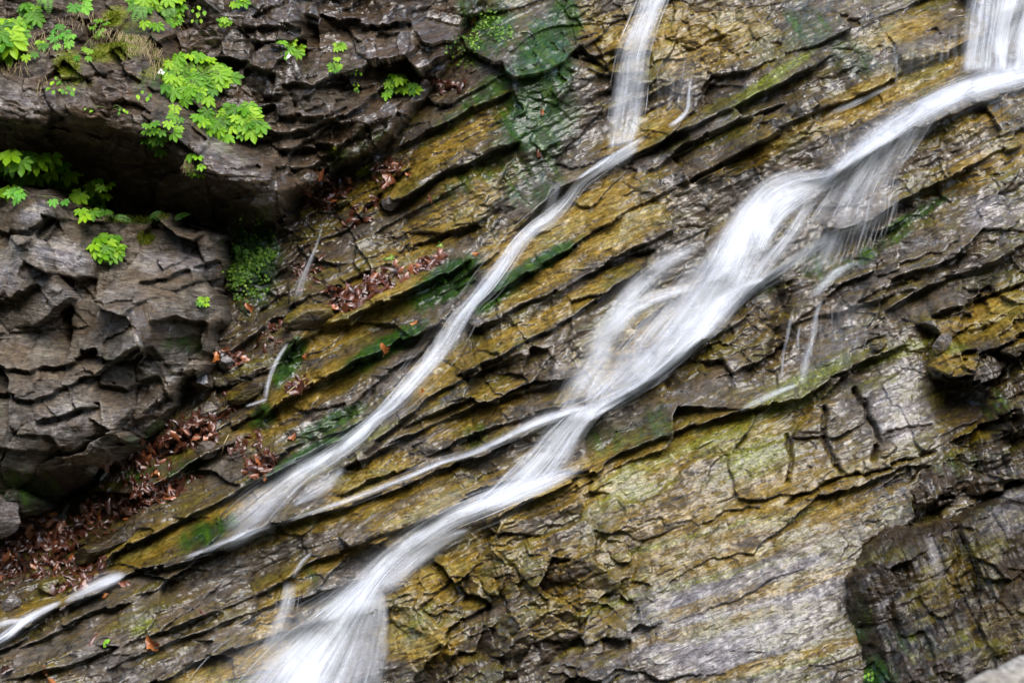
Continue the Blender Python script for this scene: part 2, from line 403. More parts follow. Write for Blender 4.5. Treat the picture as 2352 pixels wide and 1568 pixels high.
def make_slope():
    U, V = GU, GV
    s, t = ST_SLOPE(U, V)
    wob = fbm(U / 150, V / 150, 3, 4) * 26
    wob2 = fbm(U / 34, V / 34, 4, 3) * 4
    sw, tw = s + wob + fbm(U / 90, V / 90, 8, 3) * 14, t + wob * F(.5) + wob2
    macro = tps([
        # left gully is deep, cascade ribs stand out
        (-300, 1250, -.35), (0, 1250, -.35), (150, 1170, -.38), (300, 1070, -.30), (420, 960, -.30), (520, 820, -.28), (600, 660, -.34), (680, 500, -.42), (560, 540, -.40), (570, 600, -.30), (800, 390, -.36), (930, 290, -.30), (1050, 120, -.26), (1110, -50, -.3),
        (300, 500, -.8), (100, 300, -.8), (100, 800, -.8), (500, 200, -.7), (-300, 600, -.8), (800, 60, -.55),
        (1240, 200, -.05), (1180, 380, -.10), (1000, 520, -.14), (820, 640, -.18), (700, 820, -.12), (600, 950, -.12), (500, 1090, -.16), (300, 1220, -.16), (100, 1340, -.18),
        (1270, 440, -.16), (1450, 250, -.22), (1600, 150, -.18), (1800, 60, -.12), (2100, 60, -.08), (2352, 40, -.15), (2352, 150, -.12),
        (1300, 600, -.02), (1100, 780, .0), (900, 950, .02), (700, 1130, .03), (500, 1250, .06), (300, 1330, .08), (0, 1480, .08),
        (1700, 300, .0), (1900, 300, .04), (2200, 150, .02), (1900, 430, -.02), (1600, 600, .02), (1500, 740, .05), (1350, 900, .06), (1150, 1060, .06), (900, 1260, .06), (700, 1500, .0), (500, 1480, .14), (200, 1560, .2),
        (2250, 260, .12), (2200, 450, .12), (2000, 520, .08), (1900, 700, .04), (1780, 740, -.06), (1700, 850, .06), (2000, 760, .12), (2250, 620, .16), (2300, 800, .2), (2200, 920, .17), (2180, 860, .16),
        (1450, 960, .02), (1600, 980, .14), (1900, 950, .2), (2080, 920, .26), (2000, 1110, .26), (1500, 1150, .2), (1300, 1150, .14), (1080, 1290, .1), (950, 1480, .1), (1200, 1500, .2), (1350, 1300, .16), (1700, 1300, .3), (1800, 1550, .4), (1450, 1560, .28), (2300, 1300, .3), (2500, 1600, .4), (2600, 700, .25),
    ])
    h = coarse(macro, U, V)
    smooth = blobs(U, V, OCHRE[:31]) * F(.85)
    smooth = np.maximum(smooth, blobs(U, V, GREEN) * F(.5))
    slab_w = blobs(U, V, [(1680, 1350, 330, 260, 10, 1), (2050, 930, 90, 110, 0, 1), (1650, 1090, 400, 110, 15, .8), (1950, 1000, 120, 100, 10, .6)])
    dd = fbm(U / 70, V / 90, 21, 4) * 9
    _, cb, _ = facets(sw, tw, 70, 70, 77, 1, 0, 0)
    dd = dd + (cb - F(.5)) * 9
    vary_n = fbm(U / 130, V / 130, 91, 3)
    rough = (F(1) - F(.6) * smooth) * (F(1) - F(.8) * slab_w)
    for (pts, A, Lt, B, Lf) in LIP:
        p = np.array(pts)
        m = (U > p[:, 0].min() - 320) & (U < p[:, 0].max() + 320) & (V > p[:, 1].min() - 320) & (V < p[:, 1].max() + 320)
        d, pos = polyline_dist(U[m], V[m], pts)
        d = d + dd[m]
        end = sstep(0, .07, pos) * (1 - sstep(.93, 1, pos))
        near = np.exp(-np.maximum(np.abs(d) - 150, 0) / 60)
        vary = np.clip(F(.85) + F(1.3) * vary_n[m], .1, 1.7)
        up = A * np.exp(np.minimum(d, 0) / Lt) * vary
        dn = -B * F(.65) * np.exp(-np.maximum(d - 6, 0) / Lf) * vary
        k = sstep(-1, 6, d)
        h[m] += ((up * (1 - k) + dn * k) * end * near).astype(F)
    lay1, r1, fr1 = strata(sw, tw, 95, 101, .055, .35)
    lay2, r2, fr2 = strata(sw, tw, 36, 201, .022, .3)
    lay3, r3, fr3 = strata(sw, tw, 15, 301, .008, .4)
    patchy = sstep(-.3, .3, fbm(U / 130, V / 110, 55, 3))
    h += (lay1 * F(.32) * (F(.5) + patchy) + lay2 * (F(.0) + F(.38) * patchy)) * rough + lay3 * rough * (F(.8) - patchy * F(.7))
    f1, ra, ck1 = facets(sw, tw, 190, 92, 401, .032, .115, .005, .014)
    f2, rb, ck2 = facets(sw + wob2 * 2, tw, 88, 44, 411, .013, .058, .003, .02)
    f3, rc, ck3 = facets(sw + wob2, tw + wob2, 30, 17, 421, .003, .017, .002, .05)
    h += (f1 + f2 * (F(.15) + F(.5) * patchy) + f3 * (F(.2) + F(.7) * patchy)) * rough + fbm(sw / 70, tw / 5, 85, 3) * F(.0045) * (F(.5) + rough) + (F(.35) - np.abs(fbm(sw / 46, tw / 19, 86, 3))) * F(.016) * (F(.2) + rough) * (F(.4) + patchy) * (F(1) - F(.75) * slab_w)
    # broken, blockier ground below the cascades on the lower middle and on the right
    blocky = blobs(U, V, [(1180, 1400, 230, 190, 0, 1), (1400, 1420, 90, 200, 0, .8), (2260, 780, 170, 160, 0, .9), (1720, 800, 130, 90, 0, .7), (1130, 830, 120, 90, 20, .7), (700, 560, 110, 160, 0, .8), (850, 560, 160, 70, 0, .5), (1500, 120, 300, 130, 0, .5)])
    g1, rg, ckg = facets(U + wob * F(1.2) + V * F(.25), V + wob2 * 2 - U * F(.2), 120, 104, 431, .045, .16, .014, .03)
    g2, rh, ckh = facets(U + wob, V + wob2 * 2, 48, 40, 441, .014, .05, .006, .04)
    h += blocky * (g1 + g2)
    for (pts, B, wd) in CRACK:
        d, pos = polyline_dist(U, V, pts)
        d = np.abs(d + fbm(U / 40, V / 40, 71, 3) * 10 + (cb - F(.5)) * 10)
        h -= (B * np.exp(-(d / (wd * .55)) ** 2) * sstep(0, .08, pos) * (1 - sstep(.92, 1, pos)) * (np.abs(pos - .5) < .4999)).astype(F)
    h += fbm(sw / 45, tw / 20, 81, 4) * F(.009) * (F(.4) + rough)
    h += slab_w * fbm(s / 40, t / 7, 83, 3) * F(.006)
    # a hollow of shade to the right of the pale step
    h -= F(.02) * blobs(U + wob, V + wob, [(2185, 930, 40, 100, 5, 1)])
    return (YB - h).astype(F), s, t, ra, (rb + rc) * F(.5)


def zones(U, V, och, grn, mos, pal, brn, drk, dry):
    return (np.stack([blobs(U, V, och), blobs(U, V, grn), blobs(U, V, mos), np.ones(U.shape, F)], -1),
            np.stack([blobs(U, V, pal), blobs(U, V, brn), blobs(U, V, drk), np.ones(U.shape, F)], -1), dry)


# ------------------------------------------------------------------ rock masses that stand in front of the slope
def make_mass(outline, ctrl, st, seed, edge=30, jag=14, lips=(), scale=1.0, rough=1.0, vert=0.0, lam=1.0, wr=1.0, asp=1.0, chip=1.0):
    o = np.array(outline)
    cm = np.where((GU[0] > o[:, 0].min() - 60) & (GU[0] < o[:, 0].max() + 60))[0]
    rm = np.where((GV[:, NC // 2] > o[:, 1].min() - 60) & (GV[:, NC // 2] < o[:, 1].max() + 60))[0]
    sl = (slice(rm[0], rm[-1] + 1), slice(cm[0], cm[-1] + 1))
    U, V = GU[sl], GV[sl]
    s, t = st(U, V)
    wob = fbm(U / 140, V / 140, seed, 4) * 24; wob2 = fbm(U / 30, V / 30, seed + 1, 3) * 3
    sw, tw = s + wob, t + wob * F(.5) + wob2
    _, cb, _ = facets(sw, tw, 60, 44, seed + 2, 1, 0, 0)
    sd = poly_sd(U, V, outline) + (cb - F(.5)) * jag * 1.3 + fbm(U / 40, V / 40, seed + 3, 4) * jag * .8
    h = coarse(tps(ctrl), U, V)
    dd = fbm(U / 50, V / 50, seed + 4, 4) * 11 + (cb - F(.5)) * 14
    for (pts, A, Lt, B, Lf) in lips:
        d, pos = polyline_dist(U, V, pts)
        d = d + dd
        end = sstep(0, .07, pos) * (1 - sstep(.93, 1, pos)); near = np.exp(-np.maximum(np.abs(d) - 150, 0) / 60)
        k = sstep(-1, 6, d)
        h += ((A * np.exp(np.minimum(d, 0) / Lt) * (1 - k) - B * np.exp(-np.maximum(d - 6, 0) / Lf) * k) * end * near).astype(F)
    l1, r1, _ = strata(sw, tw, 80 * scale, seed + 10, .05, .3)
    l2, r2, _ = strata(sw, tw, 34 * scale, seed + 20, .020, .3)
    l3, r3, _ = strata(sw, tw, 13 * scale, seed + 25, .006, .4)
    f1, ra, _ = facets(sw, tw, 150 * scale / asp, 105 * scale, seed + 30, .065, .22, .018, .015)
    f2, rb, _ = facets(sw + wob2 * 2, tw, 84 * scale / asp, 58 * scale, seed + 40, .022, .11, .007, .015)
    f3, rc, _ = facets(sw + wob2, tw + wob2, 30 * scale, 20 * scale, seed + 50, .004, .018, .002, .05)
    h += fbm(sw / 50, tw / 6, seed + 56, 3) * F(.004) + (F(.35) - np.abs(fbm(sw / 46, tw / 22, seed + 57, 3))) * F(.018 * wr)
    patchy = sstep(-.3, .3, fbm(U / 110, V / 110, seed + 55, 3))
    h += F(rough) * (F(lam) * (l1 * F(.7) + l2 * (F(.2) + patchy) + l3) + f1 + f2 * F(chip) + f3 * (F(.4) + patchy) * F(chip))
    if vert:
        h += F(vert) * (fbm(U / 22 - V / 60, V / 120, seed + 60, 4) * F(.06) + facets(U - V * F(.25) + wob, V + wob, 44, 120, seed + 61, .03, .04, .02, .06)[0])
    h += fbm(U / 20, V / 20, seed + 70, 4) * F(.006)
    q = np.clip(1 - sd / edge, 0, 1)
    h -= F(edge * S * 1.1) * (1 - np.sqrt(np.maximum(1 - q * q, 0)))
    h -= np.where(sd < 0, -sd * F(S * 14), 0).astype(F)
    keep = sd > -34
    return sl, (YB[sl] - h).astype(F), keep, s, t, ra, (rb + rc) * F(.5)


UPPER = [(-700, -700), (1150, -700), (1120, -20), (1085, 40), (1040, 120), (1000, 185), (955, 235), (900, 310), (850, 350), (760, 390), (700, 420), (655, 470), (630, 515), (560, 525), (480, 515),
         (420, 510), (330, 500), (250, 480), (190, 430), (120, 395), (0, 390), (-700, 390)]
UPPER_CTRL = [(-300, -300, .1), (0, 0, .0), (200, 0, .0), (400, 0, -.02), (700, 0, .05), (850, 0, -.02), (1000, 0, -.06), (1080, -20, -.2), (0, 140, .24), (150, 150, .26), (290, 130, .28), (350, 150, .3), (0, 290, .36), (150, 296, .40), (370, 318, .52), (420, 350, .5), (480, 380, .42), (540, 420, .36), (610, 450, .3),
              (400, 240, .36), (440, 200, .06), (520, 200, .0), (520, 300, .1), (600, 350, .12), (600, 200, .08), (640, 60, .12), (690, 60, .12), (640, 300, .1), (740, 80, -.02), (800, 200, .03), (800, 320, .05), (700, 300, .04), (700, 400, .0), (900, 200, .03), (960, 150, -.04), (860, 340, -.02), (1000, 60, -.1),
              (0, 340, .05), (150, 350, .0), (370, 370, -.0), (300, 440, -.25), (420, 460, -.1), (540, 490, -.08), (200, 410, -.3), (480, 500, -.3), (0, 400, -.3), (-300, 380, -.3), (630, 500, -.1), (-300, 290, .36)]
UPPER_LIPS = [
    ([(-700, 292), (0, 296), (150, 302), (370, 324), (420, 372), (520, 425), (640, 470)], .05, 60, .10, 40),
    ([(585, 100), (650, 98), (705, 92)], .06, 40, .14, 30), ([(700, 32), (850, 62), (950, 52)], .06, 40, .06, 26),
    ([(560, 160), (640, 175)], .04, 30, .1, 30), ([(640, 342), (700, 335), (770, 340)], .04, 30, .1, 16),
    ([(505, 250), (560, 262), (640, 250)], .04, 30, .10, 28), ([(560, 300), (640, 310), (720, 290), (800, 262), (870, 215), (930, 170)], .05, 40, .07, 24),
    ([(650, 200), (740, 205), (830, 190)], .03, 30, .05, 18), ([(640, 265), (730, 270), (800, 240)], .03, 30, .05, 16),
    ([(655, 400), (730, 370), (800, 330), (880, 262)], .04, 30, .07, 20), ([(880, 215), (900, 190), (960, 100)], .03, 20, .05, 20), ([(420, 130), (500, 140), (580, 150)], .04, 30, .07, 22), ([(560, 62), (620, 60), (700, 72)], .03, 30, .06, 18),
]
LOWER = [(-700, 440), (0, 445), (60, 430), (130, 445), (215, 495), (300, 492), (392, 488), (400, 520), (505, 545), (512, 600), (500, 650), (490, 690), (505, 730), (478, 760), (490, 800), (470, 850), (425, 880), (398, 920), (380, 970), (300, 1020), (235, 1062), (150, 1130), (60, 1180), (-20, 1180), (-700, 1200)]
LOWER_CTRL = [(-300, 440, .0), (0, 450, .0), (60, 450, .02), (130, 470, .05), (90, 520, .16), (150, 600, .2), (200, 640, .16), (30, 560, .1), (30, 680, .3), (0, 600, .2), (220, 500, -.1), (300, 500, -.12), (390, 500, -.1), (300, 600, .02), (330, 650, .12), (390, 630, .08), (460, 560, .02), (500, 600, -.04), (440, 650, .06), (480, 660, .0),
              (250, 720, .22), (340, 720, .28), (350, 800, .32), (420, 700, .12), (460, 730, .1), (430, 780, -.02), (420, 850, .06), (100, 750, .22), (0, 750, .2), (100, 850, .32), (200, 850, .32), (300, 850, .2), (0, 950, .4), (100, 1000, .44), (200, 950, .42), (300, 940, .26), (370, 950, .1), (240, 1030, .3), (100, 1090, .36), (30, 1130, .25), (150, 1110, .12), (-300, 1000, .4), (-300, 1180, .1)]
LOWER_LIPS = [(p_, a_ * .7, t_, b_ * .75, f_) for (p_, a_, t_, b_, f_) in [
    ([(30, 520), (85, 530), (140, 500)], .05, 40, .10, 26), ([(80, 600), (150, 640), (225, 645)], .07, 50, .12, 26), ([(0, 690), (50, 690), (110, 650)], .06, 40, .14, 30),
    ([(330, 655), (385, 640), (440, 620)], .05, 50, .10, 26), ([(440, 610), (500, 590)], .04, 30, .06, 20), ([(360, 745), (420, 735), (480, 740)], .05, 40, .14, 30), ([(200, 800), (300, 830), (365, 790)], .06, 60, .14, 34),
    ([(0, 840), (80, 850), (170, 830), (250, 800)], .04, 40, .09, 26), ([(0, 900), (110, 910), (180, 880)], .04, 40, .10, 28), ([(110, 960), (200, 930), (250, 920)], .05, 40, .10, 30), ([(0, 1010), (130, 1040), (250, 990)], .04, 40, .08, 30), ([(250, 1000), (330, 960), (380, 900)], .05, 40, .10, 34), ([(240, 700), (340, 690), (360, 690)], .02, 30, .04, 12), ([(0, 770), (100, 760), (220, 740)], .02, 30, .04, 14), ([(240, 870), (300, 890), (370, 860)], .04, 40, .10, 30),
]]
OUTCROP = [(2014, 1192), (1960, 1238), (1920, 1285), (1905, 1340), (1912, 1390), (1940, 1440), (1955, 1500), (1945, 1580), (1940, 2200), (2900, 2200), (2900, 1020), (2420, 1080), (2330, 1100), (2200, 1135), (2100, 1165)]
OUTCROP_CTRL = [(2010, 1200, .36), (1910, 1340, .40), (1950, 1480, .44), (1960, 1560, .46), (2100, 1190, .4), (2250, 1140, .42), (2352, 1110, .44), (2100, 1300, .56), (2000, 1330, .54), (2200, 1400, .62), (2050, 1500, .62), (2300, 1250, .56), (2300, 1500, .7), (2500, 1400, .66), (2200, 1560, .7), (2600, 2100, .9), (1950, 2100, .8)]
STEPS = [(2120, 800), (2150, 770), (2230, 765), (2300, 720), (2400, 660), (2900, 500), (2900, 1060), (2400, 1075), (2200, 1130), (2080, 1160), (2050, 1130), (2075, 1060), (2150, 1012), (2230, 970), (2250, 900), (2190, 880), (2130, 870), (2112, 840)]
STEPS_CTRL = [(2120, 800, .25), (2160, 830, .34), (2230, 780, .3), (2350, 720, .3), (2240, 860, .32), (2300, 950, .38), (2210, 1000, .32), (2150, 1030, .30), (2080, 1100, .30), (2200, 1100, .36), (2352, 1060, .44), (2352, 850, .36), (2700, 800, .5)]
STEPS_LIPS = [([(2130, 865), (2190, 880), (2260, 860), (2330, 800)], .05, 40, .10, 30), ([(2150, 1015), (2250, 960), (2330, 930)], .06, 50, .07, 40), ([(2180, 810), (2260, 790), (2352, 740)], .04, 30, .06, 30)]

SLOPE = make_slope()
MASS_UP = make_mass(UPPER, UPPER_CTRL, ST_CRAG, 1100, 26, 12, UPPER_LIPS, .95, .8, 0, .5)
MASS_LOW = make_mass(LOWER, LOWER_CTRL, ST_CRAG, 1700, 34, 14, LOWER_LIPS, 1.4, 1.3, 0, .08, .35, 1.3, .5)
MASS_OUT = make_mass(OUTCROP, OUTCROP_CTRL, ST_SLOPE, 2300, 60, 10, (), 1.4, .62, .35, .5)
MASS_STEP = make_mass(STEPS, STEPS_CTRL, ST_SLOPE, 2900, 30, 10, STEPS_LIPS, .9, .9, .5)

FRONT = SLOPE[0].copy()
for M in (MASS_UP, MASS_LOW, MASS_OUT, MASS_STEP):
    FRONT[M[0]] = np.where(M[2], np.minimum(FRONT[M[0]], M[1]), FRONT[M[0]])
FRONT_SMOOTH = boxblur(np.minimum(boxblur(FRONT, 4), FRONT), 5)
FRONT_SMOOTH = boxblur(FRONT_SMOOTH, 4)


def sample(grid, u, v):
    """bilinear lookup of a grid at layout position u, v (the depth of the mean plane at v is folded in)"""
    u = np.asarray(u, float); v = np.asarray(v, float)
    z = (H / 2 - v) * S; z = z * (1 + .42 * z / D); x = (u - W / 2) * S * (D + .42 * z) / D
    ci = np.interp(x, XS, np.arange(NC)); ri = np.interp(-z, -ZS, np.arange(NR))
    c0 = np.clip(ci.astype(int), 0, NC - 2); r0 = np.clip(ri.astype(int), 0, NR - 2)
    a = ci - c0; b = ri - r0
    return (grid[r0, c0] * (1 - a) + grid[r0, c0 + 1] * a) * (1 - b) + (grid[r0 + 1, c0] * (1 - a) + grid[r0 + 1, c0 + 1] * a) * b


def spot(u, v, off=0.0, smooth=False):
    """point on the rock seen at layout position u, v: the rock is met on the column x, z of the mean plane"""
    y = sample(FRONT_SMOOTH if smooth else FRONT, u, v)
    z = (H / 2 - v) * S; z = z * (1 + .42 * z / D); x = (u - W / 2) * S * (D + .42 * z) / D
    return x, y - off, z

# ------------------------------------------------------------------ materials
class NT:
    def __init__(self, name):
        self.m = bpy.data.materials.new(name); self.m.use_nodes = True
        self.t = self.m.node_tree
        for n in list(self.t.nodes):
            self.t.nodes.remove(n)
        self.out = self.n('OutputMaterial')

    def n(self, kind, **kw):
        x = self.t.nodes.new('ShaderNode' + kind)
        for k, v in kw.items():
            setattr(x, k, v)
        return x

    def set(self, sock, val):
        if isinstance(val, bpy.types.NodeSocket):
            self.t.links.new(val, sock)
        else:
            sock.default_value = val

    def attr(self, name):
        return self.n('Attribute', attribute_name=name)

    def math(self, op, a, b=0.0, c=None, clamp=False):
        x = self.n('Math', operation=op, use_clamp=clamp)
        self.set(x.inputs[0], a); self.set(x.inputs[1], b)
        if c is not None:
            self.set(x.inputs[2], c)
        return x.outputs[0]

    def noise(self, vec, scale, detail=4, rough=.55, dist=0.0):
        x = self.n('TexNoise')
        self.set(x.inputs['Vector'], vec)
        x.inputs['Scale'].default_value = scale; x.inputs['Detail'].default_value = detail
        x.inputs['Roughness'].default_value = rough; x.inputs['Distortion'].default_value = dist
        return x.outputs['Fac']

    def mapr(self, v, a, b, lo=0.0, hi=1.0):
        x = self.n('MapRange', interpolation_type='SMOOTHSTEP')
        self.set(x.inputs['Value'], v)
        for k, q in (('From Min', a), ('From Max', b), ('To Min', lo), ('To Max', hi)):
            self.set(x.inputs[k], q)
        return x.outputs['Result']

    def mix(self, fac, a, b, mode='MIX'):
        x = self.n('Mix', data_type='RGBA', blend_type=mode)
        self.set(x.inputs[0], fac)
        self.set(x.inputs[6], a if isinstance(a, bpy.types.NodeSocket) else (*a, 1))
        self.set(x.inputs[7], b if isinstance(b, bpy.types.NodeSocket) else (*b, 1))
        return x.outputs[2]

    def scalevec(self, v, k):
        x = self.n('VectorMath', operation='MULTIPLY')
        self.set(x.inputs[0], v); x.inputs[1].default_value = k
        return x.outputs[0]


def rock_material(name, dark=(.050, .040, .030), light=(.19, .165, .14), warm=(.125, .085, .048), rough_lo=.25, rough_hi=.6, auto_algae=0.2, film=.285, wet=1.0):
    N = NT(name)
    st = N.attr('st').outputs['Vector']
    za = N.n('SeparateColor'); N.set(za.inputs[0], N.attr('zone_growth').outputs['Color'])
    zb = N.n('SeparateColor'); N.set(zb.inputs[0], N.attr('zone_stone').outputs['Color'])
    rnd = N.attr('block').outputs['Fac']
    geo = N.n('NewGeometry')
    nz = N.n('SeparateXYZ'); N.set(nz.inputs[0], geo.outputs['Normal'])
    pos = geo.outputs['Position']

    def dev(x, k):
        return N.math('MULTIPLY', N.math('SUBTRACT', x, .5), k)

    def add(*xs):
        r = xs[0]
        for x in xs[1:]:
            r = N.math('ADD', r, x)
        return r

    def ramp(v, stops):
        r = N.n('ValToRGB'); el = r.color_ramp.elements
        while len(el) < len(stops):
            el.new(.5)
        for e, (p_, c_) in zip(el, stops):
            e.position = p_; e.color = (*c_, 1)
        N.set(r.inputs[0], v)
        return r.outputs[0]
    streak = N.noise(N.scalevec(st, (2.2, 17, 1)), 1.0, 7, .62, .6)
    streak2 = N.noise(N.scalevec(st, (9, 80, 1)), 1.0, 4, .6, .5)
    n_big = N.noise(pos, 3.5, 7, .62, .3)
    n_mid = N.noise(pos, 15, 6, .68, .4)
    n_fine = N.noise(pos, 95, 4, .7)
    n_mot = N.noise(pos, 38, 4, .65, .8)
    n_run = N.noise(N.scalevec(st, (22, 4, 1)), 1.0, 4, .6, .6)
    n_lam = N.noise(N.scalevec(st, (26, 120, 1)), 1.0, 4, .65, .8)
    n_wrk = N.noise(N.scalevec(st, (20, 52, 1)), 1.0, 5, .62, 1.2)
    base = ramp(add(N.math('MULTIPLY', n_mid, .55), N.math('MULTIPLY', streak, .25), N.math('MULTIPLY', rnd, .2)), [(.34, [q * .6 for q in dark]), (.47, [(p + q) / 2.6 for p, q in zip(dark, light)]), (.58, light), (.72, [q * 1.5 for q in light])])
    base = N.mix(N.mapr(add(n_big, dev(n_mot, .3), N.math('MULTIPLY', rnd, .3)), .52, .82, 0, .85), base, warm)
    pal = N.mapr(add(N.math('MULTIPLY', zb.outputs[0], .85), dev(n_mot, .9), dev(n_mid, .7), dev(streak, .5)), .15, .95)
    base = N.mix(pal, base, ramp(add(streak, dev(streak2, .5)), [(.3, (.17, .155, .165)), (.5, (.29, .27, .28)), (.7, (.42, .37, .30))]))
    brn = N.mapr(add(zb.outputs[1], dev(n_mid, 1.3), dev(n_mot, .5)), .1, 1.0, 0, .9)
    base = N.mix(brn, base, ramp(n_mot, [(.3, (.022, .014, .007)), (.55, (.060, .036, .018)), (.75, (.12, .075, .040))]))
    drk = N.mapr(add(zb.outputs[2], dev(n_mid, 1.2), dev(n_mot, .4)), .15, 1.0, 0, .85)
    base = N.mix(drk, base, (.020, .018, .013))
    # algae film: follows the bedding, thicker where the water runs
    up = N.mapr(nz.outputs[2], .0, .7)
    och = add(film, N.math('MULTIPLY', za.outputs[0], .42), dev(streak, .95), dev(n_big, .55), dev(n_mid, .45), dev(n_mot, .35), N.math('MULTIPLY', up, auto_algae))
    fcol = ramp(add(och, dev(n_fine, .15), dev(streak2, .4), dev(n_lam, .3)), [(.28, (.025, .018, .003)), (.45, (.064, .041, .004)), (.60, (.128, .077, .005)), (.78, (.232, .142, .012)), (.97, (.39, .28, .065))])
    fcol = N.mix(N.mapr(add(n_big, dev(streak, .8)), .42, .70, 0, .7), fcol, ramp(n_mot, [(.3, (.030, .036, .003)), (.7, (.105, .106, .010))]))
    base = N.mix(N.mapr(och, .28, .66, 0, .92), base, fcol)
    ocw = N.mapr(och, .30, .62, 0, .30)
    mof = N.mapr(add(N.math('MULTIPLY', za.outputs[2], .8), dev(streak2, 1.0), dev(n_mot, .8), dev(streak, .6)), .15, .85, 0, .9)
    base = N.mix(mof, base, ramp(n_fine, [(.3, (.060, .075, .006)), (.55, (.17, .185, .012)), (.75, (.32, .33, .03))]))
    grf = N.mapr(add(N.math('MULTIPLY', za.outputs[1], 1.15), dev(n_mid, 1.0), dev(n_run, 1.6), dev(n_mot, .5)), .15, 1.05, 0, .93)
    base = N.mix(grf, base, ramp(add(N.math('MULTIPLY', n_mot, .4), N.math('MULTIPLY', n_run, .6)), [(.34, (.003, .017, .001)), (.5, (.009, .052, .001)), (.66, (.055, .105, .004))]))
    speck = N.math('MULTIPLY', N.mapr(n_fine, .3, .7, .55, .88), N.math('MULTIPLY', N.mapr(n_lam, .34, .62, .58, 1.15), N.mapr(n_wrk, .36, .6, .62, 1.1)))
    sp = N.n('CombineXYZ'); [N.set(sp.inputs[i], speck) for i in range(3)]
    base = N.mix(1.0, base, sp.outputs[0], 'MULTIPLY')
    dry = N.attr('dry').outputs['Fac']
    rgh = N.mapr(add(N.math('MULTIPLY', n_mid, .6), N.math('MULTIPLY', n_mot, .4)), .35, .65, rough_lo, rough_hi)
    rgh = N.math('ADD', rgh, N.math('MULTIPLY', dry, .35), clamp=True)
    p = N.n('BsdfPrincipled')
    N.set(p.inputs['Base Color'], base); N.set(p.inputs['Roughness'], rgh)
    p.inputs['Specular IOR Level'].default_value = .14
    hgt = add(N.math('MULTIPLY', n_fine, .18), N.math('MULTIPLY', n_wrk, 1.0), N.math('MULTIPLY', n_lam, .45), N.math('MULTIPLY', n_mot, .4))
    bmp = N.n('Bump'); bmp.inputs['Strength'].default_value = .8; bmp.inputs['Distance'].default_value = .014
    N.set(bmp.inputs['Height'], hgt); N.set(p.inputs['Normal'], bmp.outputs[0])
    # running film of water over the stone
    b2 = N.n('Bump'); b2.inputs['Strength'].default_value = .4; b2.inputs['Distance'].default_value = .012
    N.set(b2.inputs['Height'], add(N.math('MULTIPLY', n_wrk, .7), N.math('MULTIPLY', n_mot, .9)))
    N.set(p.inputs['Coat Normal'], b2.outputs[0])
    N.set(p.inputs['Coat Weight'], N.math('MULTIPLY', N.math('SUBTRACT', 1.0, N.math('MAXIMUM', ocw, N.math('MULTIPLY', grf, .42))), N.math('MULTIPLY', N.mapr(add(n_mid, dev(n_big, .6), dev(n_wrk, .5), dev(streak, .4)), .38, .58, .05, 1.0), N.math('SUBTRACT', wet, N.math('MULTIPLY', dry, wet * .95)))))
    p.inputs['Coat Roughness'].default_value = .055; p.inputs['Coat IOR'].default_value = 1.60
    N.set(N.out.inputs['Surface'], p.outputs[0])
    return N.m


MAT_SLOPE = rock_material("wet_layered_rock")
MAT_CRAG = rock_material("brown_crag_rock", (.030, .021, .013), (.150, .118, .085), (.090, .054, .026), .3, .6, -.1, .02)
MAT_BLOCK = rock_material("grey_block_rock", (.034, .026, .018), (.215, .185, .145), (.115, .080, .048), .3, .6, -.1, .03)
MAT_CREAM = rock_material("pale_dry_rock", (.34, .30, .24), (.52, .47, .39), (.44, .38, .29), .5, .8, -.2, -.1, 0)
MAT_OUT = rock_material("dark_mossy_rock", (.010, .007, .003), (.046, .031, .014), (.036, .019, .005), .22, .5, .05, .27, .42)
MAT_STEP = rock_material("olive_wet_rock", (.022, .015, .008), (.095, .072, .046), (.062, .036, .012), .22, .5, .12, .27, .7)

# ------------------------------------------------------------------ object helpers
def tag(o, label=None, cat=None, group=None, kind=None):
    for k, v in (('label', label), ('category', cat), ('group', group), ('kind', kind)):
        if v:
            o[k] = v
    return o


def link_mesh(name, verts, faces, mat, parent=None, smooth=True, flat_faces=None):
    me = bpy.data.meshes.new(name)
    me.from_pydata([tuple(map(float, q)) for q in verts], [], [tuple(map(int, f)) for f in faces])
    if smooth:
        me.polygons.foreach_set('use_smooth', np.ones(len(me.polygons), bool))
    me.materials.append(mat)
    o = bpy.data.objects.new(name, me)
    COL.objects.link(o)
    if parent:
        o.parent = parent
    return o


def quad_mesh(name, co, quads, mat):
    """fast mesh from numpy vertices and quads"""
    me = bpy.data.meshes.new(name)
    me.vertices.add(len(co)); me.vertices.foreach_set('co', np.ascontiguousarray(co, F).ravel())
    me.loops.add(quads.size); me.loops.foreach_set('vertex_index', quads.astype(np.int32).ravel())
    me.polygons.add(len(quads)); me.polygons.foreach_set('loop_start', np.arange(0, quads.size, 4, dtype=np.int32))
    me.polygons.foreach_set('loop_total', np.full(len(quads), 4, np.int32))
    me.update(calc_edges=True)
    me.polygons.foreach_set('use_smooth', np.ones(len(quads), bool))
    me.materials.append(mat)
    o = bpy.data.objects.new(name, me)
    COL.objects.link(o)
    return o


def add_attr(o, name, kind, arr):
    a = o.data.attributes.new(name, kind, 'POINT')
    key = {'FLOAT': 'value', 'FLOAT_VECTOR': 'vector', 'FLOAT_COLOR': 'color'}[kind]
    a.data.foreach_set(key, np.ascontiguousarray(arr, F).ravel())


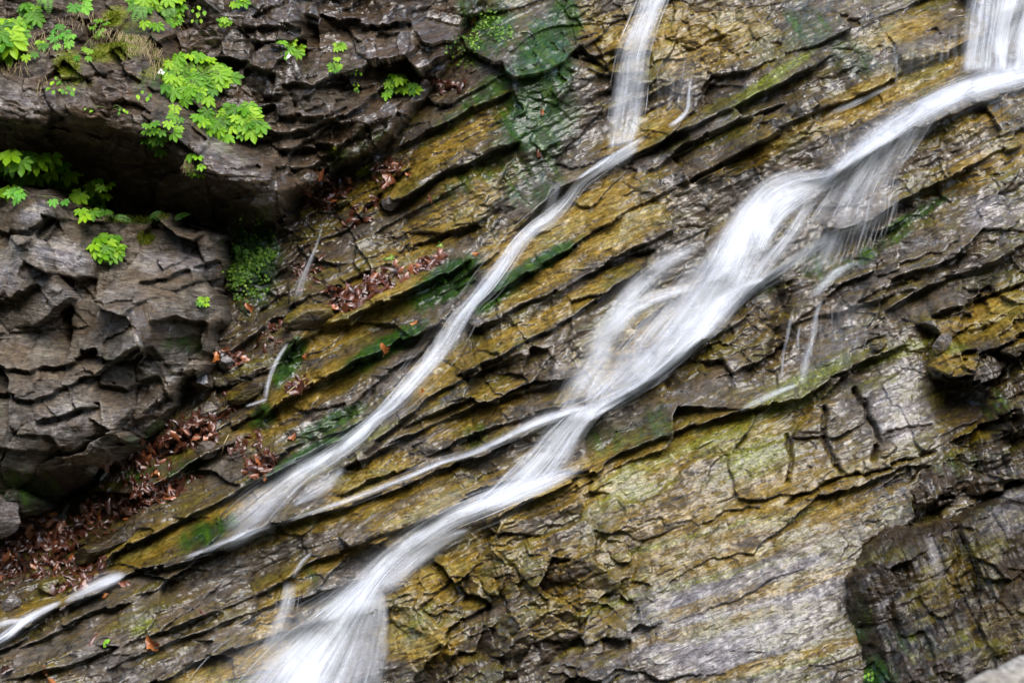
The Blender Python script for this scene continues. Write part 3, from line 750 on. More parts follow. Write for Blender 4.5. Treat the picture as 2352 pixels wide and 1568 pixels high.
def rock_object(name, sl, Y, keep, s, t, rnd, mat, zone):
    X, Z = GX[sl], GZ[sl]
    nr, nc = X.shape
    idx = np.arange(nr * nc).reshape(nr, nc)
    q = np.stack([idx[:-1, :-1], idx[1:, :-1], idx[1:, 1:], idx[:-1, 1:]], -1)
    if keep is not None:
        fk = keep[:-1, :-1] & keep[1:, :-1] & keep[1:, 1:] & keep[:-1, 1:]
        q = q[fk]
    q = q.reshape(-1, 4)
    used = np.zeros(nr * nc, bool); used[q.ravel()] = True
    re = np.cumsum(used) - 1
    co = np.stack([X, Y, Z], -1).reshape(-1, 3)[used]
    o = quad_mesh(name, co, re[q], mat)
    f = lambda a: a.reshape(nr * nc, -1)[used]
    add_attr(o, 'st', 'FLOAT_VECTOR', np.stack([f(s)[:, 0] * S, f(t)[:, 0] * S, 0 * f(s)[:, 0]], -1))
    add_attr(o, 'zone_growth', 'FLOAT_COLOR', f(zone[0])); add_attr(o, 'zone_stone', 'FLOAT_COLOR', f(zone[1]))
    add_attr(o, 'dry', 'FLOAT', f(zone[2])); add_attr(o, 'block', 'FLOAT', f(rnd))
    return o


# unseen stream bed and opposite slope, added to block the low sky light
def blocker_slope_material():
    N = NT("light_blocking_slope")
    geo = N.n('NewGeometry')
    n = N.noise(geo.outputs['Position'], .35, 8, .65); n2 = N.noise(geo.outputs['Position'], 4.0, 5, .6)
    c = N.mix(N.mapr(n, .35, .65), (.030, .042, .012), (.060, .048, .026)); c = N.mix(N.mapr(n2, .4, .7, 0, .6), c, (.075, .085, .020))
    p = N.n('BsdfPrincipled'); N.set(p.inputs['Base Color'], c); p.inputs['Roughness'].default_value = .9
    b = N.n('Bump'); b.inputs['Distance'].default_value = .4; N.set(b.inputs['Height'], n2); N.set(p.inputs['Normal'], b.outputs[0])
    N.set(N.out.inputs['Surface'], p.outputs[0])
    return N.m


gx_, gy_ = np.meshgrid(np.linspace(-90, 90, 91).astype(F), np.linspace(-1.4, -90, 60).astype(F))
far_ = np.maximum(-gy_ - 20, 0); side_ = np.maximum(np.abs(gx_) - 9, 0)
gz_ = F(-2.6) + far_ * F(.74) * (F(1) + F(.25) * fbm(gx_ / 30, gy_ / 30, 5, 3)) + fbm(gx_ / 6, gy_ / 6, 6, 4) * (F(.25) + F(.05) * far_) + side_ * F(.16)
gi_ = np.arange(gx_.size).reshape(gx_.shape)
ground = quad_mesh("ground", np.stack([gx_, gy_, gz_], -1).reshape(-1, 3), np.stack([gi_[:-1, :-1], gi_[1:, :-1], gi_[1:, 1:], gi_[:-1, 1:]], -1).reshape(-1, 4), blocker_slope_material())  # off-camera light blocker shaped as a valley side
tag(ground, kind='structure')

ALL = (slice(0, NR), slice(0, NC))
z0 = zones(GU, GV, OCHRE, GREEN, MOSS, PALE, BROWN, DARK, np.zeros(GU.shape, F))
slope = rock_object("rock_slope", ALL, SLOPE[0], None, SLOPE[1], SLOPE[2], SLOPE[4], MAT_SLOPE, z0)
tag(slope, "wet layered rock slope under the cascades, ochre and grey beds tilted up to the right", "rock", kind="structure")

UU, UV = GU[MASS_UP[0]], GV[MASS_UP[0]]
zu = zones(UU, UV, [(230, 40, 160, 40, 0, .5), (900, 300, 90, 40, 30, .4)], [(320, 100, 60, 40, -30, .4), (390, 190, 22, 80, -60, .5), (760, 370, 60, 20, 30, .6), (850, 330, 70, 16, 35, .5), (1080, 20, 40, 60, 0, .6), (500, 480, 120, 20, 0, .3)],
           [(270, 45, 34, 30, 0, 1.2), (290, 120, 60, 34, 0, 1.2), (180, 165, 34, 40, 0, 1.1), (250, 135, 34, 26, 0, 1), (380, 170, 20, 60, -50, .8), (60, 130, 60, 20, 0, .6), (320, 60, 60, 30, 0, .6), (200, 210, 50, 20, 0, .5)],
           [(60, 260, 120, 50, 0, .45), (250, 220, 160, 60, 0, .35), (560, 380, 60, 40, 0, .5), (500, 350, 40, 60, -50, .5), (620, 460, 30, 20, 20, .9), (600, 50, 60, 40, 0, .4), (680, 30, 60, 50, 0, .4), (700, 230, 60, 30, 0, .2)],  # pale stone; the patch at the tip paints a wet reflection
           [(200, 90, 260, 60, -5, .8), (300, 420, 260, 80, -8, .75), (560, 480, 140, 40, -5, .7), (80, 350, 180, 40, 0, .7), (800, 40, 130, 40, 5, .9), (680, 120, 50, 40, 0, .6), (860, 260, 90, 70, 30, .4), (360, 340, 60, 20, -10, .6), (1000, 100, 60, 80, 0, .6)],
           [(300, 430, 200, 60, -8, .2), (530, 490, 120, 30, 0, .2), (660, 120, 40, 24, 0, .7), (540, 260, 60, 24, 0, .6)],  # underside colour darkened to deepen the shade of the overhang
           np.clip(sstep(700, 350, UU), 0, 1).astype(F) * F(.7))
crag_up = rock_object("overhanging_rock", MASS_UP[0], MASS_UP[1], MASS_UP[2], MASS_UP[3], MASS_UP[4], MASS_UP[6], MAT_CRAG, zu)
tag(crag_up, "brown overhanging rock wall with a dark underside and bright plants growing on it", "rock")

LU, LV = GU[MASS_LOW[0]], GV[MASS_LOW[0]]
zl = zones(LU, LV, [(440, 710, 60, 24, 0, .75), (200, 760, 120, 20, 4, .25), (400, 640, 20, 14, 0, .4), (90, 800, 120, 30, 0, .3)],
           [(300, 500, 90, 14, -4, .7), (430, 790, 60, 22, 0, .5), (350, 1000, 60, 30, 30, .5), (60, 1120, 90, 50, 0, .6), (30, 940, 50, 30, 0, .3), (450, 870, 30, 20, 0, .5)],
           [(330, 545, 20, 18, 0, .8), (300, 505, 60, 10, 0, .5)],
           [(90, 495, 50, 26, 20, .8), (160, 590, 70, 40, -25, .8), (40, 640, 40, 60, -50, .6), (300, 680, 70, 40, 0, .4), (440, 600, 60, 40, 0, .65), (360, 600, 50, 40, 0, .6), (130, 680, 80, 30, 0, .5), (180, 970, 80, 60, 0, .45), (220, 1010, 40, 30, 0, .4), (60, 780, 80, 20, 0, .35), (160, 900, 60, 30, 0, .3)],
           [(150, 640, 60, 20, -20, .5), (60, 880, 80, 40, 0, .5), (400, 770, 60, 24, 0, .7), (300, 900, 70, 40, 0, .6), (330, 980, 80, 40, 30, .7), (100, 1120, 160, 50, 10, .8), (220, 840, 60, 24, 0, .4), (330, 540, 40, 30, 0, .3)],
           [(100, 1150, 160, 40, 10, .8), (410, 770, 50, 20, 0, .7), (220, 710, 60, 20, 0, .5), (330, 1010, 90, 26, 35, .7)],
           (F(.85) - F(.75) * blobs(LU, LV, [(290, 750, 120, 70, 0, 1), (430, 820, 80, 120, 0, .9), (250, 950, 160, 60, 0, .5)])))
crag_low = rock_object("rock_crag", MASS_LOW[0], MASS_LOW[1], MASS_LOW[2], MASS_LOW[3], MASS_LOW[4], MASS_LOW[6], MAT_BLOCK, zl)
tag(crag_low, "dry grey-brown crag of angular blocks below the dark overhang at the left edge", "rock")

OU, OV = GU[MASS_OUT[0]], GV[MASS_OUT[0]]
zo = zones(OU, OV, [(2150, 1300, 160, 60, 40, .5), (2250, 1400, 120, 80, 30, .45), (2200, 1220, 120, 24, 20, .4)], [(1985, 1540, 50, 60, 0, .8), (1950, 1420, 30, 60, 0, .5), (2060, 1450, 60, 30, 0, .3), (2260, 1540, 60, 60, 0, .3)], [(2060, 1440, 12, 14, 0, .7), (2175, 1440, 10, 10, 0, .7), (2060, 1480, 10, 12, 0, .6)],
           [(2120, 1270, 18, 60, 15, .9), (2270, 1180, 60, 40, 20, .6), (2310, 1120, 60, 20, 10, .7), (2000, 1380, 16, 60, -10, .5), (2170, 1520, 24, 70, -10, .6), (2040, 1360, 14, 50, 10, .5), (2320, 1420, 30, 50, 0, .5)], [], [(1930, 1380, 40, 60, 0, .3)], np.zeros(OU.shape, F))  # pale upright streaks paint wet glints into the rock colour
outcrop = rock_object("rock_outcrop", MASS_OUT[0], MASS_OUT[1], MASS_OUT[2], MASS_OUT[3], MASS_OUT[4], MASS_OUT[6], MAT_OUT, zo)
tag(outcrop, "dark brown wet rock outcrop with a rounded edge beside the pale streaked slab", "rock")

SU, SV = GU[MASS_STEP[0]], GV[MASS_STEP[0]]
zs = zones(SU, SV, [(2160, 830, 60, 30, 0, .9), (2250, 740, 120, 40, 25, .8), (2330, 760, 80, 60, 10, .7), (2200, 1000, 100, 30, 30, .5)], [(2240, 920, 60, 40, 0, .4), (2170, 1060, 60, 40, 0, .4)], [(2160, 800, 50, 14, 10, .7)],
           [(2230, 860, 40, 24, 0, .5), (2330, 920, 40, 60, 0, .4), (2300, 1060, 60, 30, 0, .4)], [(2120, 1100, 60, 60, 0, .7), (2240, 960, 80, 60, 0, .6), (2150, 870, 30, 20, 0, .9)], [(2160, 880, 30, 20, 0, .7)], np.zeros(SU.shape, F))
steps = rock_object("rock_ledge", MASS_STEP[0], MASS_STEP[1], MASS_STEP[2], MASS_STEP[3], MASS_STEP[4], MASS_STEP[6], MAT_STEP, zs)
tag(steps, "broken olive-brown wet rock ledge above the dark outcrop at the right edge", "rock")

# ------------------------------------------------------------------ water
def water_material():
    N = NT("white_running_water")
    fl = N.attr('flow').outputs['Vector']; dens = N.attr('dens').outputs['Fac']
    n1 = N.noise(N.scalevec(fl, (60, 1.1, 1)), 1.0, 3, .55)
    n2 = N.noise(N.scalevec(fl, (170, 1.8, 1)), 1.0, 2, .5)
    n3 = N.noise(N.scalevec(fl, (16, 2.2, 1)), 1.0, 3, .55, .3)

    def dev(x, k):
        return N.math('MULTIPLY', N.math('SUBTRACT', x, .5), k)
    nn = N.math('ADD', N.math('ADD', N.math('MULTIPLY', n1, .40), N.math('MULTIPLY', n2, .16)), N.math('MULTIPLY', n3, .44))
    nn = N.mapr(nn, .30, .70, -1, 1)
    n4 = N.noise(N.scalevec(fl, (9, 5.5, 1)), 1.0, 4, .6, .5)
    dens = N.math('MULTIPLY', dens, N.mapr(n4, .32, .62, .38, 1.0))
    # thin water: streaks with gaps; thick water: nearly closed
    k = N.math('MULTIPLY', dens, N.math('ADD', .66, N.math('MULTIPLY', nn, N.mapr(dens, .2, 1.1, .60, .34))))
    a = N.math('MINIMUM', N.math('MAXIMUM', k, 0), .82)
    col = N.mix(N.mapr(nn, -.8, .8), (.62, .64, .68), (.76, .78, .81))
    d = N.n('BsdfDiffuse'); N.set(d.inputs['Color'], col); d.inputs['Normal'].default_value = (0, -.7, .714)
    tl = N.n('BsdfTranslucent'); N.set(tl.inputs['Color'], col); tl.inputs['Normal'].default_value = (0, .5, -.866)
    mx = N.n('MixShader'); mx.inputs[0].default_value = .35
    N.t.links.new(d.outputs[0], mx.inputs[1]); N.t.links.new(tl.outputs[0], mx.inputs[2])
    tr = N.n('BsdfTransparent')
    m2 = N.n('MixShader'); N.set(m2.inputs[0], a)
    N.t.links.new(tr.outputs[0], m2.inputs[1]); N.t.links.new(mx.outputs[0], m2.inputs[2])
    N.set(N.out.inputs['Surface'], m2.outputs[0])
    return N.m


MAT_WATER = water_material()


def catmull(P, n):
    """P: (k, ...) control values -> n samples of a smooth curve through them, spaced by index"""
    P = np.asarray(P, float); k = len(P)
    x = np.linspace(0, k - 1, n); i = np.clip(x.astype(int), 0, k - 2); f = (x - i).reshape((-1,) + (1,) * (P.ndim - 1))
    g = lambda j: P[np.clip(j, 0, k - 1)]
    p0, p1, p2, p3 = g(i - 1), g(i), g(i + 1), g(i + 2)
    return .5 * (2 * p1 + (p2 - p0) * f + (2 * p0 - 5 * p1 + 4 * p2 - p3) * f ** 2 + (3 * p1 - p0 - 3 * p2 + p3) * f ** 3)


def resample(poly, k):
    p = np.array(poly, float); L = np.concatenate([[0], np.cumsum(np.hypot(*np.diff(p, axis=0).T))])
    x = np.linspace(0, L[-1], k)
    return np.stack([np.interp(x, L, p[:, 0]), np.interp(x, L, p[:, 1])], 1)


class Water:
    """one body of falling water: draped sheets and loose strands collected in one mesh"""

    def __init__(self, seed):
        self.v = []; self.q = []; self.f = []; self.d = []; self.n = 0
        self.r = np.random.RandomState(seed)

    def grid(self, Pu, Pv, dens, A, L, lift, follow=1.0, bow=0.0):
        nr, nc = Pu.shape
        y = np.minimum(sample(FRONT_SMOOTH, Pu, Pv) - lift, sample(FRONT, Pu, Pv) - .003)
        y = boxblur(y, 2) if min(nr, nc) > 6 else y
        y = np.minimum(y, sample(FRONT, Pu, Pv) - .002)
        # water does not hug every hollow: smooth its depth along the flow
        for _ in range(140 if nc > 6 else 30):
            yp = np.pad(y, ((1, 1), (0, 0)), mode='edge')
            y = np.minimum(y, (yp[:-2] + yp[1:-1] + yp[2:]) / 3)
        if bow:
            y = y - bow * np.sin(np.linspace(0, math.pi, nc))[None]
        z = (H / 2 - Pv) * S; z = z * (1 + .42 * z / D); x = (Pu - W / 2) * S * (D + .42 * z) / D
        co = np.stack([x, y, z], -1).reshape(-1, 3)
        idx = np.arange(nr * nc).reshape(nr, nc) + self.n
        self.q.append(np.stack([idx[:-1, :-1], idx[1:, :-1], idx[1:, 1:], idx[:-1, 1:]], -1).reshape(-1, 4))
        self.v.append(co); self.n += nr * nc
        sd = self.r.uniform(0, 40, 2)
        self.f.append(np.stack([A + sd[0], L + sd[1], np.full(A.shape, sd[0])], -1).reshape(-1, 3))
        self.d.append(dens.reshape(-1))

    def sheet(self, sections, dens, layers=2, strands=60, lift=.012, soft=.45, ends=(.14, .14), fray=26, bow=.0, sdens=.5):
        secs = np.stack([resample(q, 7) for q in sections])
        dn = np.array(dens, float)
        ln = np.concatenate([[0], np.cumsum(np.hypot(*(np.diff(secs[:, 3], axis=0).T)))])
        n = max(12, int(ln[-1] / 6))
        wid = np.hypot(*(secs[:, -1] - secs[:, 0]).T); w = wid.mean()
        nc = int(np.clip(wid.max() / 6, 8, 60))
        # even spacing along the flow
        dense = catmull(secs, 60 * len(secs)); dd = catmull(dn, 60 * len(secs))
        ml = np.concatenate([[0], np.cumsum(np.hypot(*(np.diff(dense[:, 3], axis=0).T)))])
        at = np.linspace(0, ml[-1], n)
        G = np.empty((n, 7, 2)); Dn = np.interp(at, ml, dd)
        for a_ in range(7):
            for c_ in range(2):
                G[:, a_, c_] = np.interp(at, ml, dense[:, a_, c_])
        acr = np.linspace(0, 1, nc)
        GU_ = np.stack([np.interp(acr, np.linspace(0, 1, 7), G[i, :, 0]) for i in range(n)])
        GV_ = np.stack([np.interp(acr, np.linspace(0, 1, 7), G[i, :, 1]) for i in range(n)])
        pr = np.clip(np.minimum(acr, 1 - acr) / soft, 0, 1); pr = pr * pr * (3 - 2 * pr)
        f = np.linspace(0, 1, n)
        en = np.ones(n)
        if ends[0] > 0:
            en *= sstep(0, ends[0], f)
        if ends[1] > 0:
            en *= sstep(0, ends[1], 1 - f)
        A = np.broadcast_to(acr[None] * w * S, (n, nc)); L = np.broadcast_to(at[:, None] * S, (n, nc))
        for k in range(layers):
            jig = perlin(np.broadcast_to(acr * 3 + k * 7, (n, nc)), np.broadcast_to(at[:, None] / 90, (n, nc)), 11 + k + int(self.r.randint(99))) * 5 * k
            dk = (Dn * en)[:, None] * pr[None] * (1 - .22 * k)
            self.grid(GU_ + jig, GV_ + jig * .4, dk, A, L, lift + .016 * k, bow=bow)
        # loose strands beside and above the sheet
        for k in range(int(strands * .5)):
            a0 = self.r.uniform(-.05, 1.05) if w < 90 else self.r.uniform(.06, .94); a1 = a0 + self.r.uniform(-.05, .05)
            l0 = self.r.uniform(0, .85); l1 = min(1, l0 + self.r.uniform(.12, .5))
            m = max(6, int((l1 - l0) * ml[-1] / 9))
            tt = np.linspace(l0, l1, m); aa = a0 + (a1 - a0) * np.linspace(0, 1, m) + .004 * np.sin(np.linspace(0, 4, m) + self.r.uniform(0, 6))
            gi = tt * (n - 1)
            cu = np.empty(m); cv = np.empty(m)
            x = np.clip(aa, 0, 1) * (nc - 1)
            for j in range(m):
                r0 = min(int(gi[j]), n - 2); c0 = min(int(x[j]), nc - 2); fr = gi[j] - r0; fc = x[j] - c0
                B = lambda g_: (g_[r0, c0] * (1 - fr) + g_[r0 + 1, c0] * fr) * (1 - fc) + (g_[r0, c0 + 1] * (1 - fr) + g_[r0 + 1, c0 + 1] * fr) * fc
                cu[j] = B(GU_); cv[j] = B(GV_)
            out = (aa - np.clip(aa, 0, 1)) * fray * 4
            du = np.gradient(cu); dv = np.gradient(cv); q = np.hypot(du, dv) + 1e-6
            nx, ny = -dv / q, du / q
            sgn = np.sign((GU_[0, -1] - GU_[0, 0]) * nx.mean() + (GV_[0, -1] - GV_[0, 0]) * ny.mean()) or 1
            cu = cu + sgn * nx * out; cv = cv + sgn * ny * out
            hw = self.r.uniform(.8, 2.2)
            prof = np.array([-1, -.4, .4, 1.0])
            Pu = cu[:, None] + nx[:, None] * prof * hw; Pv = cv[:, None] + ny[:, None] * prof * hw
            e = np.minimum(np.linspace(0, 1, m), np.linspace(1, 0, m)) * 3
            local = np.interp((l0 + l1) / 2, f, Dn)
            dk = np.clip(e, 0, 1)[:, None] * np.array([0, 1, 1, 0.0]) * self.r.uniform(.35, .95) * (sdens * .5 + .5 * local * sdens)
            Aq = np.broadcast_to(prof[None] * hw * S * .3, Pu.shape); Lq = np.broadcast_to((tt * ml[-1] * S)[:, None], Pu.shape)
            self.grid(Pu, Pv, dk, Aq, Lq, lift + self.r.uniform(.004, .05))
        return self

    def ribbon(self, pts, **kw):
        """pts: (u, v, width, density) along the flow"""
        p = np.array(pts, float)
        t = np.gradient(p[:, :2], axis=0); q = np.hypot(*t.T)[:, None]; nrm = np.stack([-t[:, 1], t[:, 0]], 1) / q
        secs = [[tuple(p[i, :2] + nrm[i] * p[i, 2] / 2), tuple(p[i, :2] - nrm[i] * p[i, 2] / 2)] for i in range(len(p))]
        halo = [[tuple(p[i, :2] + nrm[i] * p[i, 2] * .95), tuple(p[i, :2] - nrm[i] * p[i, 2] * .95)] for i in range(len(p))]
        if p[:, 2].max() > 15:
            self.sheet(halo, p[:, 3] * .34, layers=1, strands=int(kw.get('strands', 60) * .4), lift=kw.get('lift', .012) * .6, soft=.5, ends=kw.get('ends', (.12, .12)), sdens=.35)
        return self.sheet(secs, p[:, 3], **kw)

    def build(self, name, label, cat, group=None):
        o = quad_mesh(name, np.concatenate(self.v), np.concatenate(self.q), MAT_WATER)
        add_attr(o, 'flow', 'FLOAT_VECTOR', np.concatenate(self.f)); add_attr(o, 'dens', 'FLOAT', np.concatenate(self.d))
        return tag(o, label, cat, group)


# the big cascade, from the curtain at the upper right to the bottom edge
w = Water(1)
w.sheet([[(2225, -120), (2460, -120)], [(2215, -20), (2440, -20)], [(2198, 80), (2420, 80)], [(2190, 140), (2410, 140)], [(2185, 178), (2400, 165)]], [.62, .62, .60, .58, .75], ends=(0, .06), strands=120, soft=.22, lift=.11)
w.ribbon([(2470, 125, 60, .8), (2352, 165, 66, 1.0), (2255, 195, 62, 1.05), (2160, 235, 60, .95), (2070, 285, 66, .85), (1985, 345, 66, .72), (1905, 410, 50, .6), (1870, 440, 30, .4)], ends=(0, .08), strands=80, soft=.45, bow=.02)
w.sheet([[(1895, 412), (1990, 350), (2080, 296), (2170, 238)], [(1860, 470), (1960, 420), (2045, 370), (2120, 320)], [(1820, 530), (1925, 490), (2010, 440), (2080, 380)], [(1780, 590), (1885, 570), (1985, 525), (2075, 455)], [(1745, 650), (1850, 650), (1960, 600), (2060, 530)]], [.55, .36, .20, .10, .03], ends=(.05, .3), strands=260, soft=.4, sdens=.6)
w.sheet([[(1930, 425), (1915, 385)], [(1890, 450), (1870, 388)], [(1850, 478), (1818, 380)], [(1805, 520), (1755, 402)], [(1785, 560), (1690, 465)], [(1770, 600), (1635, 545)], [(1745, 660), (1560, 650)], [(1690, 740), (1470, 760)], [(1600, 810), (1390, 860)], [(1440, 900), (1330, 935)]], [.5, .9, 1.05, 1.05, .9, .66, .44, .34, .32, .28], ends=(.06, .08), strands=160, soft=.35, bow=.03, lift=.025)
w.sheet([[(1765, 425), (1850, 400)], [(1700, 480), (1790, 480)], [(1655, 540), (1740, 555)], [(1620, 620), (1700, 640)], [(1560, 720), (1660, 725)]], [.3, .7, .75, .6, .3], strands=50, bow=.02, lift=.03)
w.sheet([[(1845, 460), (1890, 430)], [(1790, 540), (1850, 520)], [(1740, 600), (1800, 590)], [(1690, 670), (1750, 650)], [(1640, 740), (1690, 720)]], [.5, .55, .5, .45, .3], strands=70)
w.sheet([[(1600, 570), (1680, 560), (1745, 575)], [(1520, 670), (1620, 670), (1720, 655)], [(1440, 760), (1560, 770), (1660, 730)], [(1360, 860), (1480, 870), (1560, 820)], [(1300, 935), (1400, 935), (1440, 890)]], [.24, .30, .34, .34, .25], strands=200, soft=.2, sdens=.7)
w.sheet([[(1700, 630), (1755, 650)], [(1640, 690), (1705, 690)], [(1590, 740), (1672, 735)], [(1545, 790), (1632, 775)], [(1485, 850), (1562, 835)], [(1415, 890), (1485, 895)], [(1345, 922), (1410, 942)], [(1290, 950), (1340, 985)]], [.3, .62, .8, .95, 1.0, 1.0, .95, .6], ends=(.14, .1), strands=90, soft=.45, bow=.015)
w.ribbon([(1760, 640, 20, .4), (1700, 662, 26, .75), (1655, 690, 30, .8), (1625, 730, 30, .5), (1600, 780, 30, .3)], strands=20, bow=.01)
w.ribbon([(1610, 560, 30, .3), (1540, 600, 38, .5), (1475, 650, 50, .6), (1440, 690, 56, .62), (1400, 745, 60, .4), (1350, 830, 70, .3)], strands=50, lift=.02)
w.ribbon([(1610, 655, 16, .25), (1545, 672, 26, .5), (1490, 692, 34, .62), (1440, 722, 46, .55), (1400, 780, 60, .35), (1365, 850, 70, .28), (1330, 925, 80, .22)], strands=60, bow=.01)
w.ribbon([(1400, 790, 60, .2), (1340, 870, 70, .32), (1290, 945, 60, .15)], strands=60)
w.sheet([[(1310, 925), (1420, 915)], [(1250, 980), (1370, 970)], [(1190, 1050), (1325, 1040)], [(1125, 1110), (1295, 1085)], [(1060, 1165), (1250, 1115)], [(1000, 1200), (1160, 1160)]], [.7, .8, .70, .62, .6, .4], ends=(.12, .15), strands=170, soft=.35, sdens=.65)
w.ribbon([(1350, 1062, 24, .3), (1270, 1095, 40, .65), (1190, 1125, 52, .85), (1110, 1155, 62, .92), (1030, 1190, 62, .88), (960, 1235, 66, .82), (905, 1280, 68, .9), (862, 1325, 74, .95), (825, 1375, 92, 1.0), (775, 1440, 140, .98), (725, 1505, 200, .92), (680, 1575, 250, .9), (620, 1680, 310, .88)], ends=(.08, 0), strands=240, soft=.45, bow=.02)
w.ribbon([(1085, 1213, 16, .6), (1030, 1232, 30, .9), (975, 1268, 38, .9), (925, 1310, 40, .75), (870, 1350, 40, .5)], strands=40, bow=.015, lift=.02)
w.sheet([[(850, 1360), (890, 1350)], [(800, 1440), (900, 1430)], [(760, 1520), (900, 1500)], [(700, 1620), (880, 1600)]], [.5, .4, .36, .32], strands=90, soft=.3, ends=(.1, 0))
w.sheet([[(700, 1440), (760, 1400)], [(650, 1500), (720, 1460)], [(610, 1580), (690, 1540)]], [.25, .3, .3], strands=50, ends=(.2, 0))
w.build('waterfall', "broad white cascade running from the upper right corner down to the bottom edge", "waterfall")

w = Water(2)
w.sheet([[(1478, -120), (1545, -120)], [(1474, -30), (1545, -30)], [(1450, 40), (1520, 40)], [(1418, 120), (1495, 120)], [(1406, 190), (1488, 190)], [(1397, 270), (1478, 270)], [(1390, 352), (1455, 335)]], [.6, .56, .42, .36, .36, .38, .5], ends=(0, .05), strands=110, soft=.25, lift=.10, sdens=.65)
w.ribbon([(1490, 310, 14, .3), (1440, 340, 20, .7), (1385, 378, 22, .95), (1335, 415, 22, .8), (1300, 460, 28, .55), (1262, 497, 32, .9), (1225, 522, 26, 1.0), (1192, 556, 28, .85), (1158, 605, 32, .85), (1120, 655, 34, .8), (1085, 695, 28, .9), (1052, 740, 40, .75), (1015, 800, 42, .72), (960, 865, 40, .85), (905, 925, 34, 1.0), (870, 955, 26, 1.05), (828, 995, 34, 1.0), (760, 1045, 38, 1.0), (690, 1085, 44, .85), (630, 1130, 66, .6), (575, 1180, 84, .42), (520, 1220, 70, .18)], ends=(.03, .06), strands=170, soft=.45, bow=.006)
w.sheet([[(1260, 420), (1310, 405)], [(1250, 450), (1290, 445)], [(1240, 490), (1270, 490)]], [.3, .35, .3], strands=30)
w.sheet([[(1000, 760), (1050, 740)], [(970, 830), (1030, 800)], [(940, 880), (990, 850)]], [.3, .3, .15], strands=40)
w.ribbon([(795, 1072, 18, .3), (745, 1110, 44, .3), (700, 1140, 28, .34), (672, 1156, 14, .2)], strands=40)
w.ribbon([(640, 1205, 16, .4), (590, 1218, 22, .75), (540, 1240, 26, .9), (490, 1254, 14, .5), (430, 1275, 8, .2)], strands=20, bow=.01)
w.ribbon([(1470, 335, 14, .3), (1435, 352, 26, .8), (1400, 372, 26, .8), (1370, 392, 18, .4)], strands=20)
w.build('waterfall', "narrow white stream falling from the top edge and running down past the mossy green bank", "waterfall")

w = Water(3)
w.ribbon([(1345, 930, 20, .6), (1290, 948, 26, .95), (1230, 970, 24, .9), (1160, 1005, 16, .7), (1080, 1040, 12, .55), (1010, 1062, 10, .5), (940, 1092, 13, .65), (860, 1125, 13, .6), (780, 1155, 12, .5), (700, 1180, 10, .38), (630, 1205, 8, .2)], ends=(.04, .1), strands=50, soft=.45, bow=.008)
w.build('stream', "thin white branch of water between the narrow stream and the broad cascade", "stream")

w = Water(4)
w.ribbon([(720, 1265, 10, .5), (695, 1290, 14, .7), (675, 1325, 14, .4)], strands=12)
w.sheet([[(655, 1330), (690, 1330)], [(640, 1390), (680, 1390)], [(615, 1450), (665, 1450)], [(600, 1500), (640, 1500)]], [.3, .34, .3, .1], strands=40, soft=.2)
w.build('trickle', "faint trickle fraying over the ledge left of the broad cascade near the bottom", "trickle")

w = Water(5)
w.ribbon([(300, 1312, 6, .4), (265, 1326, 26, 1.0), (225, 1343, 30, 1.0), (190, 1360, 22, .8), (150, 1378, 12, .4)], strands=24, bow=.012)
w.ribbon([(150, 1377, 8, .6), (105, 1398, 18, .9), (60, 1425, 20, .9), (25, 1455, 20, .95), (-30, 1490, 24, .9)], strands=24, bow=.01, ends=(.08, 0))
w.ribbon([(70, 1418, 8, .6), (30, 1424, 14, .9), (-30, 1440, 18, .8)], strands=8, ends=(.1, 0))
w.build('stream', "white water sliding along the ledge under the leaf litter in the lower left corner", "stream")

w = Water(6)
w.ribbon([(735, 500, 4, .15), (722, 550, 6, .25), (705, 595, 10, .4), (690, 635, 16, .45), (676, 690, 26, .4)], strands=14, lift=.02)
w.build('trickle', "thin rivulet dropping onto the rock beside the bright green moss bank", "trickle")
w = Water(7)
w.ribbon([(662, 786, 8, .3), (640, 815, 10, .5), (622, 850, 12, .45), (612, 885, 12, .7), (607, 918, 14, .75)], strands=10, lift=.03)
w.ribbon([(612, 916, 12, .5), (585, 926, 10, .4), (560, 934, 6, .2)], strands=4)
w.build('trickle', "small white spout falling over the green lip left of the ochre rock", "trickle")

w = Water(8)
w.ribbon([(2020, 500, 16, .25), (1960, 525, 22, .5), (1900, 545, 22, .5), (1850, 580, 26, .45), (1800, 615, 26, .5), (1740, 655, 22, .5), (1690, 700, 16, .3)], strands=60)
w.sheet([[(1880, 540), (1960, 525)], [(1870, 590), (1930, 580)], [(1860, 630), (1900, 620)]], [.3, .2, .1], strands=40)
w.sheet([[(1900, 620), (1985, 590)], [(1870, 660), (1920, 640)], [(1845, 690), (1890, 680)]], [.35, .4, .25], strands=50)
w.ribbon([(1888, 685, 7, .3), (1872, 720, 10, .32), (1862, 780, 14, .3), (1845, 830, 20, .25), (1832, 890, 22, .22)], strands=20)
w.ribbon([(1822, 705, 6, .3), (1808, 760, 9, .3), (1795, 820, 8, .25), (1790, 870, 5, .1)], strands=12)
w.ribbon([(1838, 742, 5, .25), (1830, 775, 7, .3), (1832, 800, 5, .15)], strands=4)
w.ribbon([(1830, 880, 14, .3), (1790, 895, 16, .45), (1740, 915, 18, .35), (1690, 940, 12, .2)], strands=16)
w.sheet([[(1880, 690), (2000, 680)], [(1880, 780), (1990, 770)], [(1880, 850), (1960, 840)]], [.04, .04, .02], strands=60, sdens=.35)
w.build('trickle', "fine braided threads of water right of the broad cascade above the pale stone step", "trickle")

